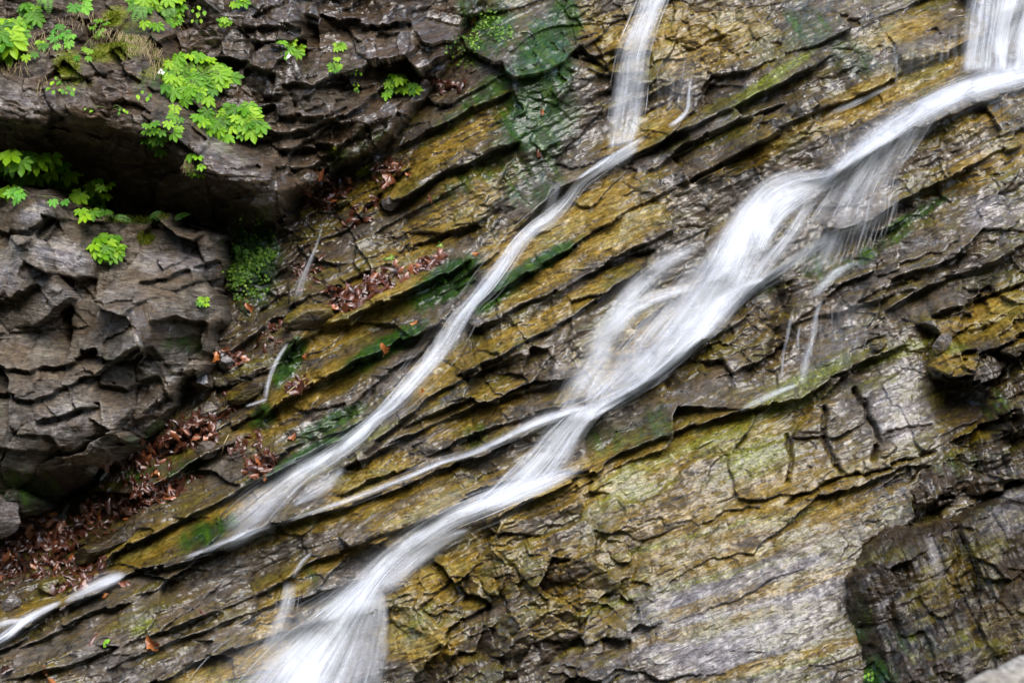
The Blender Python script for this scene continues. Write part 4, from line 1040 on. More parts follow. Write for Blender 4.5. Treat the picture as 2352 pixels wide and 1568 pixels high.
w = Water(9)
for (u, v, l, ww) in [(2052, 110, 70, 5), (2058, 150, 60, 6), (2118, 118, 40, 5), (2136, 112, 45, 5), (2160, 110, 50, 6), (2030, 95, 60, 4), (2090, 110, 60, 4), (2175, 95, 60, 6), (2190, 60, 90, 8)]:
    w.ribbon([(u, v - 8, ww, .12), (u - 2, v + l * .5, ww * 2, .10 + .03 * (ww % 4)), (u - 3, v + l * (.7 + .1 * (ww % 5)), ww, .05)], strands=6, fray=8)
w.sheet([[(2000, 105), (2190, 80)], [(1995, 140), (2185, 125)], [(1990, 195), (2170, 160)]], [.05, .06, .03], strands=60, sdens=.4)
w.ribbon([(2060, 195, 8, .3), (2010, 215, 12, .55), (1960, 240, 14, .5), (1900, 265, 10, .2)], strands=14)
w.build('trickle', "dripping threads of water under the ochre block left of the upper curtain", "trickle")

w = Water(10)
w.sheet([[(1500, 120), (1640, 110)], [(1500, 200), (1620, 190)], [(1500, 275), (1600, 255)]], [.04, .05, .03], strands=80, sdens=.4)
w.ribbon([(1590, 170, 6, .3), (1583, 215, 9, .5), (1580, 250, 8, .4), (1560, 275, 14, .5), (1535, 292, 12, .3)], strands=14)
w.build('trickle', "misty threads falling down the rusty wall right of the narrow stream", "trickle")

for i, (pts, st_, lab) in enumerate([
        ([(235, 1085, 4, .5), (226, 1096, 8, .6), (215, 1108, 6, .3)], 4, "tiny white trickle beside the small upright stone"),
        ([(140, 1160, 6, .3), (128, 1190, 14, .4), (118, 1212, 18, .25)], 10, "short trickle dropping into the big leaf heap"),
        ([(500, 965, 8, .15), (490, 985, 10, .2), (475, 1000, 6, .1)], 8, "glassy trickle beside the reddish litter under the crag"),
        ([(480, 860, 8, .2), (465, 890, 14, .28), (450, 920, 10, .12)], 12, "small trickle behind the rusty wet boulder")]):
    Water(20 + i).ribbon(pts, strands=st_).build('trickle', lab, "trickle")

# ------------------------------------------------------------------ leaves, plants
def leaf_material(name, c0, c1, c2, trans=.35, rough=.45):
    N = NT(name)
    tint = N.attr('tint').outputs['Fac']
    geo = N.n('NewGeometry')
    n = N.noise(geo.outputs['Position'], 60, 3)
    r = N.n('ValToRGB'); el = r.color_ramp.elements; el.new(.5)
    for e, (p_, c_) in zip(el, [(0.0, c0), (.5, c1), (1.0, c2)]):
        e.position = p_; e.color = (*c_, 1)
    N.set(r.inputs[0], N.math('ADD', tint, N.math('MULTIPLY', N.math('SUBTRACT', n, .5), .6), clamp=True))
    p = N.n('BsdfPrincipled'); N.set(p.inputs['Base Color'], r.outputs[0]); p.inputs['Roughness'].default_value = rough; p.inputs['Specular IOR Level'].default_value = .25
    tl = N.n('BsdfTranslucent'); N.set(tl.inputs['Color'], r.outputs[0])
    mx = N.n('MixShader'); mx.inputs[0].default_value = trans
    N.t.links.new(p.outputs[0], mx.inputs[1]); N.t.links.new(tl.outputs[0], mx.inputs[2])
    N.set(N.out.inputs['Surface'], mx.outputs[0])
    return N.m


MAT_LEAF = leaf_material("bright_spring_leaf", (.030, .115, .003), (.105, .260, .004), (.24, .40, .010), .3, .5)
MAT_LEAF_DEEP = leaf_material("deep_green_leaf", (.040, .17, .012), (.09, .28, .02), (.17, .38, .035), .3, .5)
MAT_FERN = leaf_material("fern_green", (.035, .12, .012), (.08, .20, .02), (.14, .28, .04))
MAT_TINY = leaf_material("tiny_pale_leaf", (.030, .085, .006), (.10, .21, .014), (.26, .38, .05))
MAT_STEM = leaf_material("green_stem", (.07, .10, .02), (.10, .13, .03), (.14, .16, .05), .1)
MAT_STRAW = leaf_material("dry_straw", (.16, .12, .05), (.28, .21, .10), (.38, .30, .16), .15)
MAT_WHITE = leaf_material("white_petal", (.55, .52, .45), (.75, .73, .68), (.85, .84, .80), .3)
MAT_MOSS = leaf_material("moss_blades", (.06, .10, .004), (.17, .21, .008), (.32, .35, .02), .2, .7)


class Bits:
    def __init__(self):
        self.v = []; self.f = []; self.t = []

    def add(self, verts, faces, tint):
        b = len(self.v); self.v.extend(verts); self.f.extend([[b + i for i in f] for f in faces]); self.t.extend([tint] * len(verts))

    def build(self, name, mat, parent=None, origin=(0, 0, 0)):
        v = np.array(self.v, float) - np.array(origin)
        o = link_mesh(name, v, self.f, mat, parent)
        add_attr(o, 'tint', 'FLOAT', np.array(self.t))
        return o


def frame_from(tip, nrm):
    tip = np.array(tip, float); tip /= np.linalg.norm(tip)
    nrm = np.array(nrm, float); nrm -= tip * nrm.dot(tip); nrm /= np.linalg.norm(nrm)
    return np.stack([np.cross(tip, nrm), tip, nrm])       # side, tip, normal


LOBES = [(0, 1.0), (42, .92), (-42, .92), (84, .74), (-84, .74), (128, .48), (-128, .48)]


def palmate(size, r):
    """palmate leaf with pointed, toothed lobes and a crease along every lobe"""
    ang = sorted([a for a, _ in LOBES]); ln = dict(LOBES)
    pts = []
    droop = r.uniform(.12, .34)
    for i, a in enumerate(ang):
        L = ln[a] * size * r.uniform(.9, 1.1)
        for (da, k, fold) in ((-20, .62, .05), (-16, .76, .03), (-8, .87, .0), (0, 1.0, -.02), (8, .87, .0), (16, .76, .03), (20, .62, .05)):
            rad = L * k; q = math.radians(a + da)
            pts.append((math.sin(q) * rad, math.cos(q) * rad, fold * size - droop * size * (rad / size) ** 2))
        if i < len(ang) - 1:
            nxt = ang[i + 1]; q = math.radians((a + nxt) / 2); rad = .46 * (L + ln[nxt] * size) / 2
            pts.append((math.sin(q) * rad, math.cos(q) * rad, .09 * size - droop * size * .15))
    v = [(0, 0, 0)] + pts
    f = [[0, i, i + 1] for i in range(1, len(pts))]
    return np.array(v), f


def ovate(size, r):
    v = [(0, 0, 0)]; f = []
    for k, (y, w) in enumerate(((.25, .26), (.55, .32), (.8, .2))):
        v += [(-w * size, y * size, .06 * size - .12 * size * y), (0, y * size, -.12 * size * y * y), (w * size, y * size, .06 * size - .12 * size * y)]
    v.append((0, size, -.2 * size))
    f = [[0, 2, 1], [0, 3, 2], [1, 2, 5, 4], [2, 3, 6, 5], [4, 5, 8, 7], [5, 6, 9, 8], [7, 8, 10], [8, 9, 10]]
    return np.array(v), f


def tube(bits, pts, r0, r1, tint, n=4):
    pts = np.array(pts, float); k = len(pts); v = []
    for i in range(k):
        t = pts[min(i + 1, k - 1)] - pts[max(i - 1, 0)]; t /= np.linalg.norm(t) + 1e-9
        a = np.cross(t, (.3, 1, .2)); a /= np.linalg.norm(a) + 1e-9; b = np.cross(t, a); rr = r0 + (r1 - r0) * i / (k - 1)
        v += [tuple(pts[i] + rr * (math.cos(j * 2 * math.pi / n) * a + math.sin(j * 2 * math.pi / n) * b)) for j in range(n)]
    f = [[i * n + j, i * n + (j + 1) % n, (i + 1) * n + (j + 1) % n, (i + 1) * n + j] for i in range(k - 1) for j in range(n)]
    bits.add(v, f, tint)


def leafy_plant(name, label, spots, size, mat, seed, shape='palmate', base=None, flower=None, stem_mat=None, reach=.07, cat='plant', tlo=.1, thi=.95):
    """spots: list of (u, v, ru, rv, count) ellipses the crown of leaves fills"""
    r = random.Random(seed)
    leaves, stems = Bits(), Bits()
    cu = sum(s_[0] * s_[4] for s_ in spots) / sum(s_[4] for s_ in spots); cv = sum(s_[1] * s_[4] for s_ in spots) / sum(s_[4] for s_ in spots)
    b = base or (cu, cv)
    root = np.array(spot(*b, .0, True))
    for (u, v, ru, rv, n) in spots:
        cells = []
        for k in range(max(1, int(n * .85))):
            best = None
            for _ in range(12):                      # spread the leaves out
                a, q = r.uniform(0, 6.283), math.sqrt(r.random())
                p = (u + ru * q * math.cos(a), v + rv * q * math.sin(a))
                dm = min([math.hypot(p[0] - c[0], p[1] - c[1]) for c in cells] or [99])
                if best is None or dm > best[0]:
                    best = (dm, p)
            cells.append(best[1])
        for (lu, lv) in cells:
            k = size * r.uniform(.75, 1.35) * S
            hgt = max(0.0, 1 - math.hypot((lu - u) / ru, (lv - v) / rv))
            at = np.array(spot(lu, lv, .02 + reach * (.35 + .65 * hgt) * r.uniform(.7, 1.2), True))
            dirx, dirz = (lu - b[0]) * S, -(lv - b[1]) * S
            tip = np.array([dirx * 3 + r.uniform(-.6, .6) * .5, -.45 + r.uniform(-.3, .2), dirz * 1.5 - .55 + r.uniform(-.3, .25)])
            nrm = np.array([r.uniform(-.45, .45), -1.0 + r.uniform(-.3, .3), .75 + r.uniform(-.3, .4)])
            M = frame_from(tip, nrm)
            lv_, f_ = (palmate if shape == 'palmate' else ovate)(k * .78, r)
            at0 = at - M[1] * k * .25
            leaves.add([tuple(at0 + q @ M) for q in lv_], f_, r.uniform(tlo, thi))
            mid = (root + at0) / 2 + np.array([0, -.03, .02 + r.uniform(0, .03)])
            pts = [(1 - t) ** 2 * root + 2 * t * (1 - t) * mid + t * t * at0 for t in np.linspace(.25, 1, 6)]
            tube(stems, pts, .0016, .0010, r.random())
    e = bpy.data.objects.new(name, None); COL.objects.link(e); e.location = root; e.empty_display_size = .05
    tag(e, label, cat, 'plants growing on the rock wall')
    leaves.build('foliage', mat, e, root); stems.build('stem', stem_mat or MAT_STEM, e, root)
    if flower:
        fb = Bits()
        for (fu, fv, fr, n) in flower:
            for k in range(n):
                c = np.array(spot(fu + r.uniform(-fr, fr), fv + r.uniform(-fr, fr) * 1.3, reach + .06, True))
                for j in range(4):
                    a = r.uniform(0, 6.28); M = frame_from((math.cos(a), -.3, math.sin(a)), (r.uniform(-.5, .5), -1, .4))
                    q, f_ = ovate(.011, r); fb.add([tuple(c + x @ M) for x in q], f_, r.random())
        fb.build('flower', MAT_WHITE, e, root)
    return e


PL = [
    ("large bright green plant at the left edge, upper corner", [(30, 95, 52, 42, 17)], 46, MAT_LEAF, 'palmate', None),
    ("bright leafy sprig leaning right above the plant at the left edge", [(78, 38, 30, 26, 8), (62, 20, 10, 8, 2)], 34, MAT_LEAF, 'palmate', None),
    ("blue-green leaves hanging from the top edge beside a fern", [(194, 12, 20, 22, 6)], 28, MAT_LEAF_DEEP, 'palmate', None),
    ("bright leafy clump at the top edge above the ferns", [(330, 8, 34, 16, 8), (395, 14, 26, 22, 8), (365, 26, 20, 12, 4)], 30, MAT_LEAF, 'palmate', None),
    ("two broad yellow-green leaves just below the fern clump", [(375, 72, 20, 14, 4), (346, 66, 12, 8, 2)], 26, MAT_LEAF, 'palmate', None),
    ("small pale sprig right of the fern clump", [(405, 52, 16, 12, 5)], 20, MAT_LEAF, 'palmate', None),
    ("blue-green round leaves in the middle of the mossy soil", [(160, 98, 32, 26, 11)], 24, MAT_LEAF_DEEP, 'palmate', None),
    ("single yellow-green leaf left of the blue-green round leaves", [(120, 112, 16, 8, 3), (88, 145, 18, 12, 3)], 24, MAT_LEAF, 'palmate', None),
    ("tiny yellow sprigs on the face of the overhanging rock", [(160, 212, 18, 18, 8), (192, 226, 16, 10, 6)], 16, MAT_LEAF, 'ovate', None),
    ("biggest rounded bright green clump with a white flower, on the nose of the overhang", [(452, 178, 66, 48, 44), (420, 205, 30, 26, 8), (465, 228, 40, 22, 10), (520, 180, 26, 16, 7)], 34, MAT_LEAF, 'palmate', [(388, 180, 6, 4)]),
    ("spreading bright clump just below the biggest green clump", [(555, 272, 46, 26, 22), (495, 286, 34, 18, 10), (590, 300, 20, 16, 7), (530, 312, 40, 12, 7)], 33, MAT_LEAF, 'palmate', None),
    ("drooping green sprig at the lower front edge of the overhang", [(378, 328, 24, 28, 13)], 26, MAT_LEAF, 'palmate', None),
    ("thin sprig beside the ridge, right of the drooping sprig", [(424, 300, 12, 32, 8), (424, 264, 8, 6, 2)], 24, MAT_LEAF, 'palmate', None),
    ("small plant hanging lowest under the nose of the overhang", [(466, 390, 19, 24, 8)], 27, MAT_LEAF, 'palmate', None),
    ("small plant with a white flower in the dark notch", [(667, 116, 22, 20, 8)], 30, MAT_LEAF, 'palmate', [(672, 138, 3, 3)]),
    ("bright clump in the cleft at the right end of the rock wall", [(915, 188, 22, 20, 14), (940, 200, 18, 12, 6), (888, 205, 10, 18, 4)], 22, MAT_LEAF, 'palmate', None),
    ("small sprig on the wet wall, upper one of a little column", [(780, 108, 12, 9, 5), (776, 140, 5, 4, 1)], 16, MAT_LEAF, 'palmate', None),
    ("small sprig on the wet wall, lower one of a little column", [(775, 165, 12, 10, 6)], 18, MAT_LEAF, 'palmate', None),
    ("flat little sprig right of the column of sprigs", [(815, 168, 18, 8, 8)], 12, MAT_LEAF, 'ovate', None),
    ("tiny sprig below the flat little sprig", [(822, 200, 9, 10, 6)], 11, MAT_LEAF, 'ovate', None),
    ("row of broad dark green leaves on the shaded ledge at the left edge", [(70, 388, 84, 26, 22), (140, 412, 26, 16, 6), (45, 365, 30, 10, 3)], 44, MAT_LEAF, 'palmate', None),
    ("bright leaves at the left edge under the row of dark leaves", [(8, 425, 20, 34, 7)], 40, MAT_LEAF, 'palmate', None),
    ("green plant with broad leaves against the black overhang", [(222, 432, 30, 22, 8), (185, 450, 26, 12, 9)], 32, MAT_LEAF, 'palmate', None),
    ("hanging plant at the foot of the black overhang", [(216, 492, 26, 18, 8)], 31, MAT_LEAF, 'palmate', None),
    ("star-leaved bright plant alone on the grey crag", [(248, 570, 34, 28, 15)], 33, MAT_LEAF, 'palmate', None),
    ("small bright sprig where the crag meets the moss bank", [(474, 692, 11, 12, 6)], 18, MAT_LEAF, 'palmate', None),
    ("small sprig high on the blocky wall", [(518, 54, 14, 10, 6)], 17, MAT_LEAF, 'palmate', None),
    ("sprig at the top edge over the blocky wall", [(553, 8, 18, 12, 6)], 22, MAT_LEAF, 'palmate', None),
    ("tiny yellow sprig on the lower face of the overhang", [(306, 270, 12, 6, 5), (236, 272, 8, 6, 3)], 12, MAT_LEAF, 'ovate', None),
    ("dark sprig below the row of shaded leaves", [(55, 455, 24, 12, 6), (150, 465, 14, 8, 3)], 22, MAT_LEAF_DEEP, 'palmate', None),
    ("loose bright leaves high on the mossy soil beside the dry grass", [(235, 70, 22, 20, 6), (215, 140, 20, 14, 5)], 20, MAT_LEAF, 'palmate', None),
    ("yellowish creeping leaves under the top edge right of the hanging fern", [(450, 30, 26, 18, 9)], 18, MAT_LEAF, 'ovate', None),
    ("pale leaf rosette on the corner of the ridge above the drooping sprig", [(352, 235, 16, 10, 5)], 17, MAT_LEAF, 'ovate', None),
    ("tiny green leaf tuft at the foot of the dark outcrop", [(1970, 1528, 10, 10, 8)], 12, MAT_LEAF, 'ovate', None),
]
for i, (lab, sp, size, mat, shp, fl) in enumerate(PL):
    leafy_plant('leafy_plant', lab, sp, size, mat, 100 + i, shp, None, fl, reach=.40 if 'shaded' in lab else .30 if 'black overhang' in lab or 'under the row' in lab else .10 if sum(q[4] for q in sp) > 12 else .05)


def fern(label, fronds, seed):
    r = random.Random(seed); b = Bits(); st_ = Bits()
    root = np.array(spot(fronds[0][0], fronds[0][1], 0, True))
    for (u0, v0, u1, v1, wd) in fronds:
        a = np.array(spot(u0, v0, .03, True)); c = np.array(spot(u1, v1, .09, True)); m = (a + c) / 2 + np.array([0, -.05, .02])
        n = 15
        P = [(1 - t) ** 2 * a + 2 * t * (1 - t) * m + t * t * c for t in np.linspace(0, 1, n)]
        tube(st_, P, .0016, .0006, .3)
        for k in range(1, n):
            t = k / (n - 1); d = P[k] - P[k - 1]; d /= np.linalg.norm(d)
            L = wd * S * (math.sin(math.pi * (t * .82 + .13)) ** .7) * r.uniform(.9, 1.1)
            nrm = np.array([0, -1, .4]); side = np.cross(d, nrm); side /= np.linalg.norm(side)
            for sg in (-1, 1):
                M = frame_from(side * sg + d * .45 + np.array([0, .1, -.1]), nrm)
                q, f_ = ovate(L, r); q[:, 0] *= .45
                b.add([tuple(P[k] + x @ M) for x in q], f_, r.uniform(.2, .9))
    e = bpy.data.objects.new('fern', None); COL.objects.link(e); e.location = root; e.empty_display_size = .05
    tag(e, label, 'fern', 'ferns on the rock wall')
    b.build('frond', MAT_FERN, e, root); st_.build('stem', MAT_STEM, e, root)


fern("fern with long fronds hanging in the clump at the top edge", [(340, 10, 320, 62, 16), (330, 22, 345, 58, 13), (350, 14, 300, 30, 12)], 5)
fern("fern with short arching fronds right of the long hanging fern", [(378, 12, 404, 40, 14), (376, 20, 390, 48, 12)], 6)
fern("fern hanging from the top edge between two green plants", [(120, -8, 128, 40, 15), (112, -4, 106, 22, 12)], 7)
fern("low fern along the mossy ledge under the black overhang", [(395, 505, 430, 488, 10), (360, 505, 335, 490, 10), (300, 508, 262, 500, 10), (330, 500, 370, 488, 9)], 8)
fern("small fern in the shaded moss bank", [(540, 588, 530, 560, 9), (546, 590, 562, 572, 8)], 9)

# ------------------------------------------------------------------ moss, tiny-leaved ground cover, dry grass
def mat_of_bits(name, label, cat, areas, mat, seed, size, kind=None, shape='round', lift=.012, group=None):
    r = random.Random(seed); b = Bits()
    for (u, v, ru, rv, n, a0) in areas:
        c, s_ = math.cos(math.radians(a0)), math.sin(math.radians(a0))
        for k in range(n):
            a, q = r.uniform(0, 6.283), r.random() ** .6
            x, y = ru * q * math.cos(a), rv * q * math.sin(a)
            at = np.array(spot(u + x * c + y * s_, v - x * s_ + y * c, lift * r.uniform(.2, 1.6), False))
            if shape == 'blade':
                M = frame_from((r.uniform(-.7, .7), -.8, r.uniform(-.1, 1)), (r.uniform(-1, 1), -.6, r.uniform(-1, 1)))
                L = size * S * r.uniform(.6, 1.4)
                b.add([tuple(at + np.array(p) @ M) for p in ((-.16 * L, 0, 0), (.16 * L, 0, 0), (0, L, 0))], [[0, 1, 2]], r.random())
            elif shape == 'straw':
                M = frame_from((r.uniform(-.5, .5), -.35, -1), (r.uniform(-.5, .5), -1, .2)); L = size * S * r.uniform(.4, 1.3)
                pts = [at + np.array((0.15 * L * t * t * r.choice((-1, 1)), L * t, .25 * L * t * (1 - t))) @ M for t in np.linspace(0, 1, 5)]
                tube(b, pts, .0011, .0004, r.random(), 3)
            else:
                M = frame_from((r.uniform(-1, 1), -.3, r.uniform(-1, .4)), (r.uniform(-.5, .5), -1, .6 + r.uniform(-.4, .4)))
                q, f_ = ovate(size * S * r.uniform(.6, 1.3), r); q[:, 0] *= 1.35
                b.add([tuple(at + x @ M) for x in q], f_, r.random() * r.uniform(.5, 1))
    o = b.build(name, mat)
    return tag(o, label, cat, group, kind)


mat_of_bits('ground_cover', "tiny-leaved pale green ground cover on the moss bank beside the crag", 'ground cover', [(555, 606, 56, 26, 260, 25), (600, 582, 24, 14, 110, 20), (560, 650, 50, 40, 110, 0), (560, 540, 60, 50, 90, 0), (530, 620, 22, 50, 80, 0)], MAT_TINY, 31, 7, 'stuff')
mat_of_bits('ground_cover', "tiny-leaved green ground cover on the wet slope at the top, above the green algae", 'ground cover', [(1105, 40, 14, 22, 60, -30), (1130, 25, 20, 20, 30, 0), (1090, 85, 14, 30, 40, 0), (1060, 110, 40, 40, 80, 0), (1150, 60, 30, 30, 60, 0), (1010, 560, 10, 8, 14, 0), (890, 590, 10, 8, 10, 0), (1020, 640, 8, 8, 14, 0)], MAT_TINY, 32, 6.5, 'stuff')
for i, (lab, ar) in enumerate([
        ("round bright moss cushion on the grey crag under the overhang", [(330, 545, 19, 17, 420, 0)]),
        ("moss cushion left of the hanging ferns", [(266, 46, 20, 18, 420, 0)]),
        ("yellow-green moss cushion on the brow of the overhang", [(292, 122, 26, 20, 480, 20), (262, 112, 24, 14, 220, 0), (320, 105, 30, 14, 220, 0)]),
        ("moss patch left of the brow, below the blue-green leaves", [(182, 165, 26, 26, 480, 0), (205, 190, 14, 24, 160, 0), (240, 140, 20, 14, 240, 0)]),
        ("moss strip running down the ridge beside the biggest green clump", [(385, 170, 10, 56, 360, 20), (410, 215, 10, 30, 140, 30)]),
        ("low moss mat along the ledge under the black overhang", [(320, 500, 80, 10, 700, 3), (150, 395, 20, 6, 120, 0), (170, 410, 60, 6, 200, -8)]),
        ("small green moss cushion in the gap under the wet wall", [(830, 385, 22, 10, 220, 30), (765, 348, 12, 10, 160, 0)])]):
    mat_of_bits('moss_cushion', lab, 'moss', ar, MAT_MOSS, 40 + i, 7, None, 'blade', .006, 'moss cushions on the rock wall')
mat_of_bits('dry_grass', "dry straw-coloured grass hanging over the brow of the overhang", 'grass', [(340, 112, 50, 22, 260, -20), (260, 92, 50, 20, 150, 0), (120, 100, 70, 26, 110, 0), (200, 50, 60, 24, 70, 0), (40, 160, 50, 20, 40, 0), (400, 50, 16, 20, 26, 0), (130, 210, 12, 20, 14, 0), (375, 150, 14, 40, 40, 0)], MAT_STRAW, 50, 34, 'stuff', 'straw', .03)
mat_of_bits('dry_grass', "small tuft of dry roots under the tip of the overhang", 'grass', [(452, 380, 10, 8, 60, 0)], MAT_STRAW, 51, 26, 'stuff', 'straw', .03)

# ------------------------------------------------------------------ dead leaves
def dead_leaf_material(name, c0, c1, c2):
    N = NT(name)
    oi = N.n('ObjectInfo'); geo = N.n('NewGeometry')
    tint = N.attr('tint').outputs['Fac']
    n = N.noise(geo.outputs['Position'], 55, 4, .6)
    r = N.n('ValToRGB'); el = r.color_ramp.elements; el.new(.5)
    for e, (p_, c_) in zip(el, [(0.0, c0), (.55, c1), (1.0, c2)]):
        e.position = p_; e.color = (*c_, 1)
    N.set(r.inputs[0], N.math('ADD', N.math('ADD', N.math('MULTIPLY', oi.outputs['Random'], .55), N.math('MULTIPLY', tint, .55)), N.math('MULTIPLY', N.math('SUBTRACT', n, .5), .7), clamp=True))
    p = N.n('BsdfPrincipled'); N.set(p.inputs['Base Color'], r.outputs[0]); p.inputs['Roughness'].default_value = .4
    p.inputs['Coat Weight'].default_value = .25; p.inputs['Coat Roughness'].default_value = .12
    N.set(N.out.inputs['Surface'], p.outputs[0])
    return N.m


MAT_DEAD = dead_leaf_material("wet_dead_leaf", (.018, .005, .002), (.075, .019, .006), (.26, .080, .022))
MAT_DEAD_ORANGE = dead_leaf_material("orange_dead_leaf", (.16, .045, .010), (.32, .11, .025), (.45, .20, .06))
MAT_FRESH = leaf_material("fresh_fallen_leaf", (.12, .30, .01), (.20, .42, .02), (.28, .5, .03), .2)


def dead_leaf_shape(seed):
    r = random.Random(seed); L = .085; v = []; f = []
    cl, cw, tw = r.uniform(-2.2, 2.2), r.uniform(.3, 2.4) * r.choice((-1, 1)), r.uniform(-.8, .8)
    wmax = r.uniform(.19, .30)
    ny, nx = 8, 5
    for i in range(ny):
        t = i / (ny - 1); w = wmax * L * math.sin(math.pi * min(1, t * .93 + .05)) ** .75 * (1 + .16 * (-1) ** i)
        for j in range(nx):
            q = j / (nx - 1) * 2 - 1
            x = q * w; y = (t - .5) * L
            zz = cw * x * x / L * 3 + cl * y * y / L * .6 + .03 * L * math.sin(9 * t + 3 * q)
            a = tw * (t - .5) * 2
            v.append((x * math.cos(a) - zz * math.sin(a), y, x * math.sin(a) + zz * math.cos(a)))
    for i in range(ny - 1):
        for j in range(nx - 1):
            a = i * nx + j; f.append([a, a + 1, a + nx + 1, a + nx])
    return v, f


DEADV = [dead_leaf_shape(200 + k) for k in range(12)]


def leaf_pose(u, v, r, lift):
    x, y, z = spot(u, v, lift)
    gx = (spot(u + 14, v, 0, True)[1] - spot(u - 14, v, 0, True)[1]) / (28 * S); gz = (spot(u, v - 14, 0, True)[1] - spot(u, v + 14, 0, True)[1]) / (28 * S)
    nrm = np.array([gx, -1, gz]); nrm /= np.linalg.norm(nrm)
    nrm = nrm + np.array([r.uniform(-.6, .6), r.uniform(-.3, .3), r.uniform(-.2, .9)])
    a = r.uniform(0, 6.283)
    M = frame_from((math.cos(a), r.uniform(-.5, .3), math.sin(a)), nrm)
    return np.array([x, y, z]), M


from mathutils import Matrix
LEAF_MESH = []
for k in range(12):
    o = link_mesh('fallen_leaf', DEADV[k][0], DEADV[k][1], MAT_DEAD_ORANGE if k >= 10 else MAT_DEAD)
    add_attr(o, 'tint', 'FLOAT', np.full(len(DEADV[k][0]), (k % 5) / 5))
    LEAF_MESH.append(o)
used_proto = set()
lr = random.Random(77)


def drop_leaf(u, v, label, group=None, k=None, size=1.0, lift=.012):
    k = lr.randrange(10) if k is None else k
    p, M = leaf_pose(u, v, lr, lift)
    if k in used_proto:
        o = LEAF_MESH[k].copy(); COL.objects.link(o)
    else:
        o = LEAF_MESH[k]; used_proto.add(k)
    m = Matrix([[*M[:, 0], p[0]], [*M[:, 1], p[1]], [*M[:, 2], p[2]], [0, 0, 0, 1]])
    m = Matrix.Translation(Vector(p)) @ Matrix(((M[0][0], M[1][0], M[2][0]), (M[0][1], M[1][1], M[2][1]), (M[0][2], M[1][2], M[2][2]))).to_4x4() @ Matrix.Scale(size, 4)
    o.matrix_world = m
    for key in ('label', 'category', 'group'):
        if key in o:
            del o[key]
    return tag(o, label, 'leaf', group)


PILES = [
    ("wet red-brown leaf in the big litter heap at the lower left edge", [(70, 1240, 90, 30, 20, 34), (100, 1300, 120, 44, 0, 44), (160, 1330, 50, 24, 10, 12), (30, 1215, 40, 24, 0, 12)], 96),
    ("wet brown leaf in the litter on the ledge above the big heap", [(220, 1175, 50, 18, 25, 18), (330, 1150, 80, 22, 20, 26)], 44),
    ("reddish leaf in the litter along the foot of the crag", [(440, 1000, 44, 26, 20, 22), (370, 1030, 70, 20, 25, 16), (290, 1060, 60, 16, 25, 14), (420, 970, 40, 14, 20, 6)], 58),
    ("dark leaf in the small litter clump between gully and narrow stream", [(600, 1062, 34, 16, 30, 14)], 14),
    ("brown leaf in the litter pocket under the wet wall", [(745, 430, 50, 26, 20, 28), (720, 455, 30, 14, 0, 8)], 36),
    ("brown leaf in the sparse litter right of the pocket", [(880, 390, 30, 26, 40, 9), (1030, 190, 30, 14, 0, 5)], 14),
    ("brown leaf in the litter band above the ochre rock", [(855, 650, 70, 22, 25, 24), (790, 695, 34, 14, 10, 10), (770, 670, 30, 10, 0, 6)], 40),
    ("brown leaf in the short litter streak high on the slope", [(985, 602, 34, 10, 22, 10)], 10),
    ("brown leaf in the litter under the small spout", [(680, 885, 22, 10, 30, 6), (525, 820, 26, 16, 20, 7)], 13),
]
for gi, (lab, areas, n) in enumerate(PILES):
    for (u, v, ru, rv, a0, cnt) in areas:
        c, s_ = math.cos(math.radians(a0)), math.sin(math.radians(a0))
        for k in range(cnt):
            a, q = lr.uniform(0, 6.283), 1.25 * math.sqrt(lr.random())
            x, y = ru * q * math.cos(a), rv * q * math.sin(a)
            drop_leaf(u + x * c + y * s_, v - x * s_ + y * c, lab, lab.replace('wet red-brown leaf', 'leaves').replace('wet brown leaf', 'leaves').replace('reddish leaf', 'leaves').replace('dark leaf', 'leaves').replace('brown leaf', 'leaves'), None, lr.uniform(.5, 1.0), .02 + .02 * lr.random())
# the finer litter under them
PILES = PILES + [('', [(300, 1105, 90, 24, 24, 14), (190, 1225, 70, 24, 24, 16), (520, 930, 60, 22, 35, 8), (380, 1120, 60, 20, 22, 12), (620, 770, 40, 20, 35, 6), (700, 620, 40, 30, 40, 5), (830, 480, 50, 20, 35, 6), (560, 1020, 50, 20, 25, 8)], 0)]
lit = Bits(); r_ = random.Random(88)
for (lab, areas, n) in PILES:
    for (u, v, ru, rv, a0, cnt) in areas:
        c, s_ = math.cos(math.radians(a0)), math.sin(math.radians(a0))
        for k in range(int(cnt * 3.6)):
            a, q = r_.uniform(0, 6.283), math.sqrt(r_.random()) * 1.2
            x, y = ru * q * math.cos(a), rv * q * math.sin(a)
            p, M = leaf_pose(u + x * c + y * s_, v - x * s_ + y * c, r_, .008)
            vv, ff = DEADV[r_.randrange(10)]; k_ = r_.uniform(.35, .75)
            lit.add([tuple(p + (np.array(q_) * k_) @ M) for q_ in vv], ff, r_.random() * .5)
lit_o = lit.build('leaf_litter', MAT_DEAD)
tag(lit_o, "fine wet leaf litter lying under the larger dead leaves in the gully", "leaf litter", None, 'stuff')

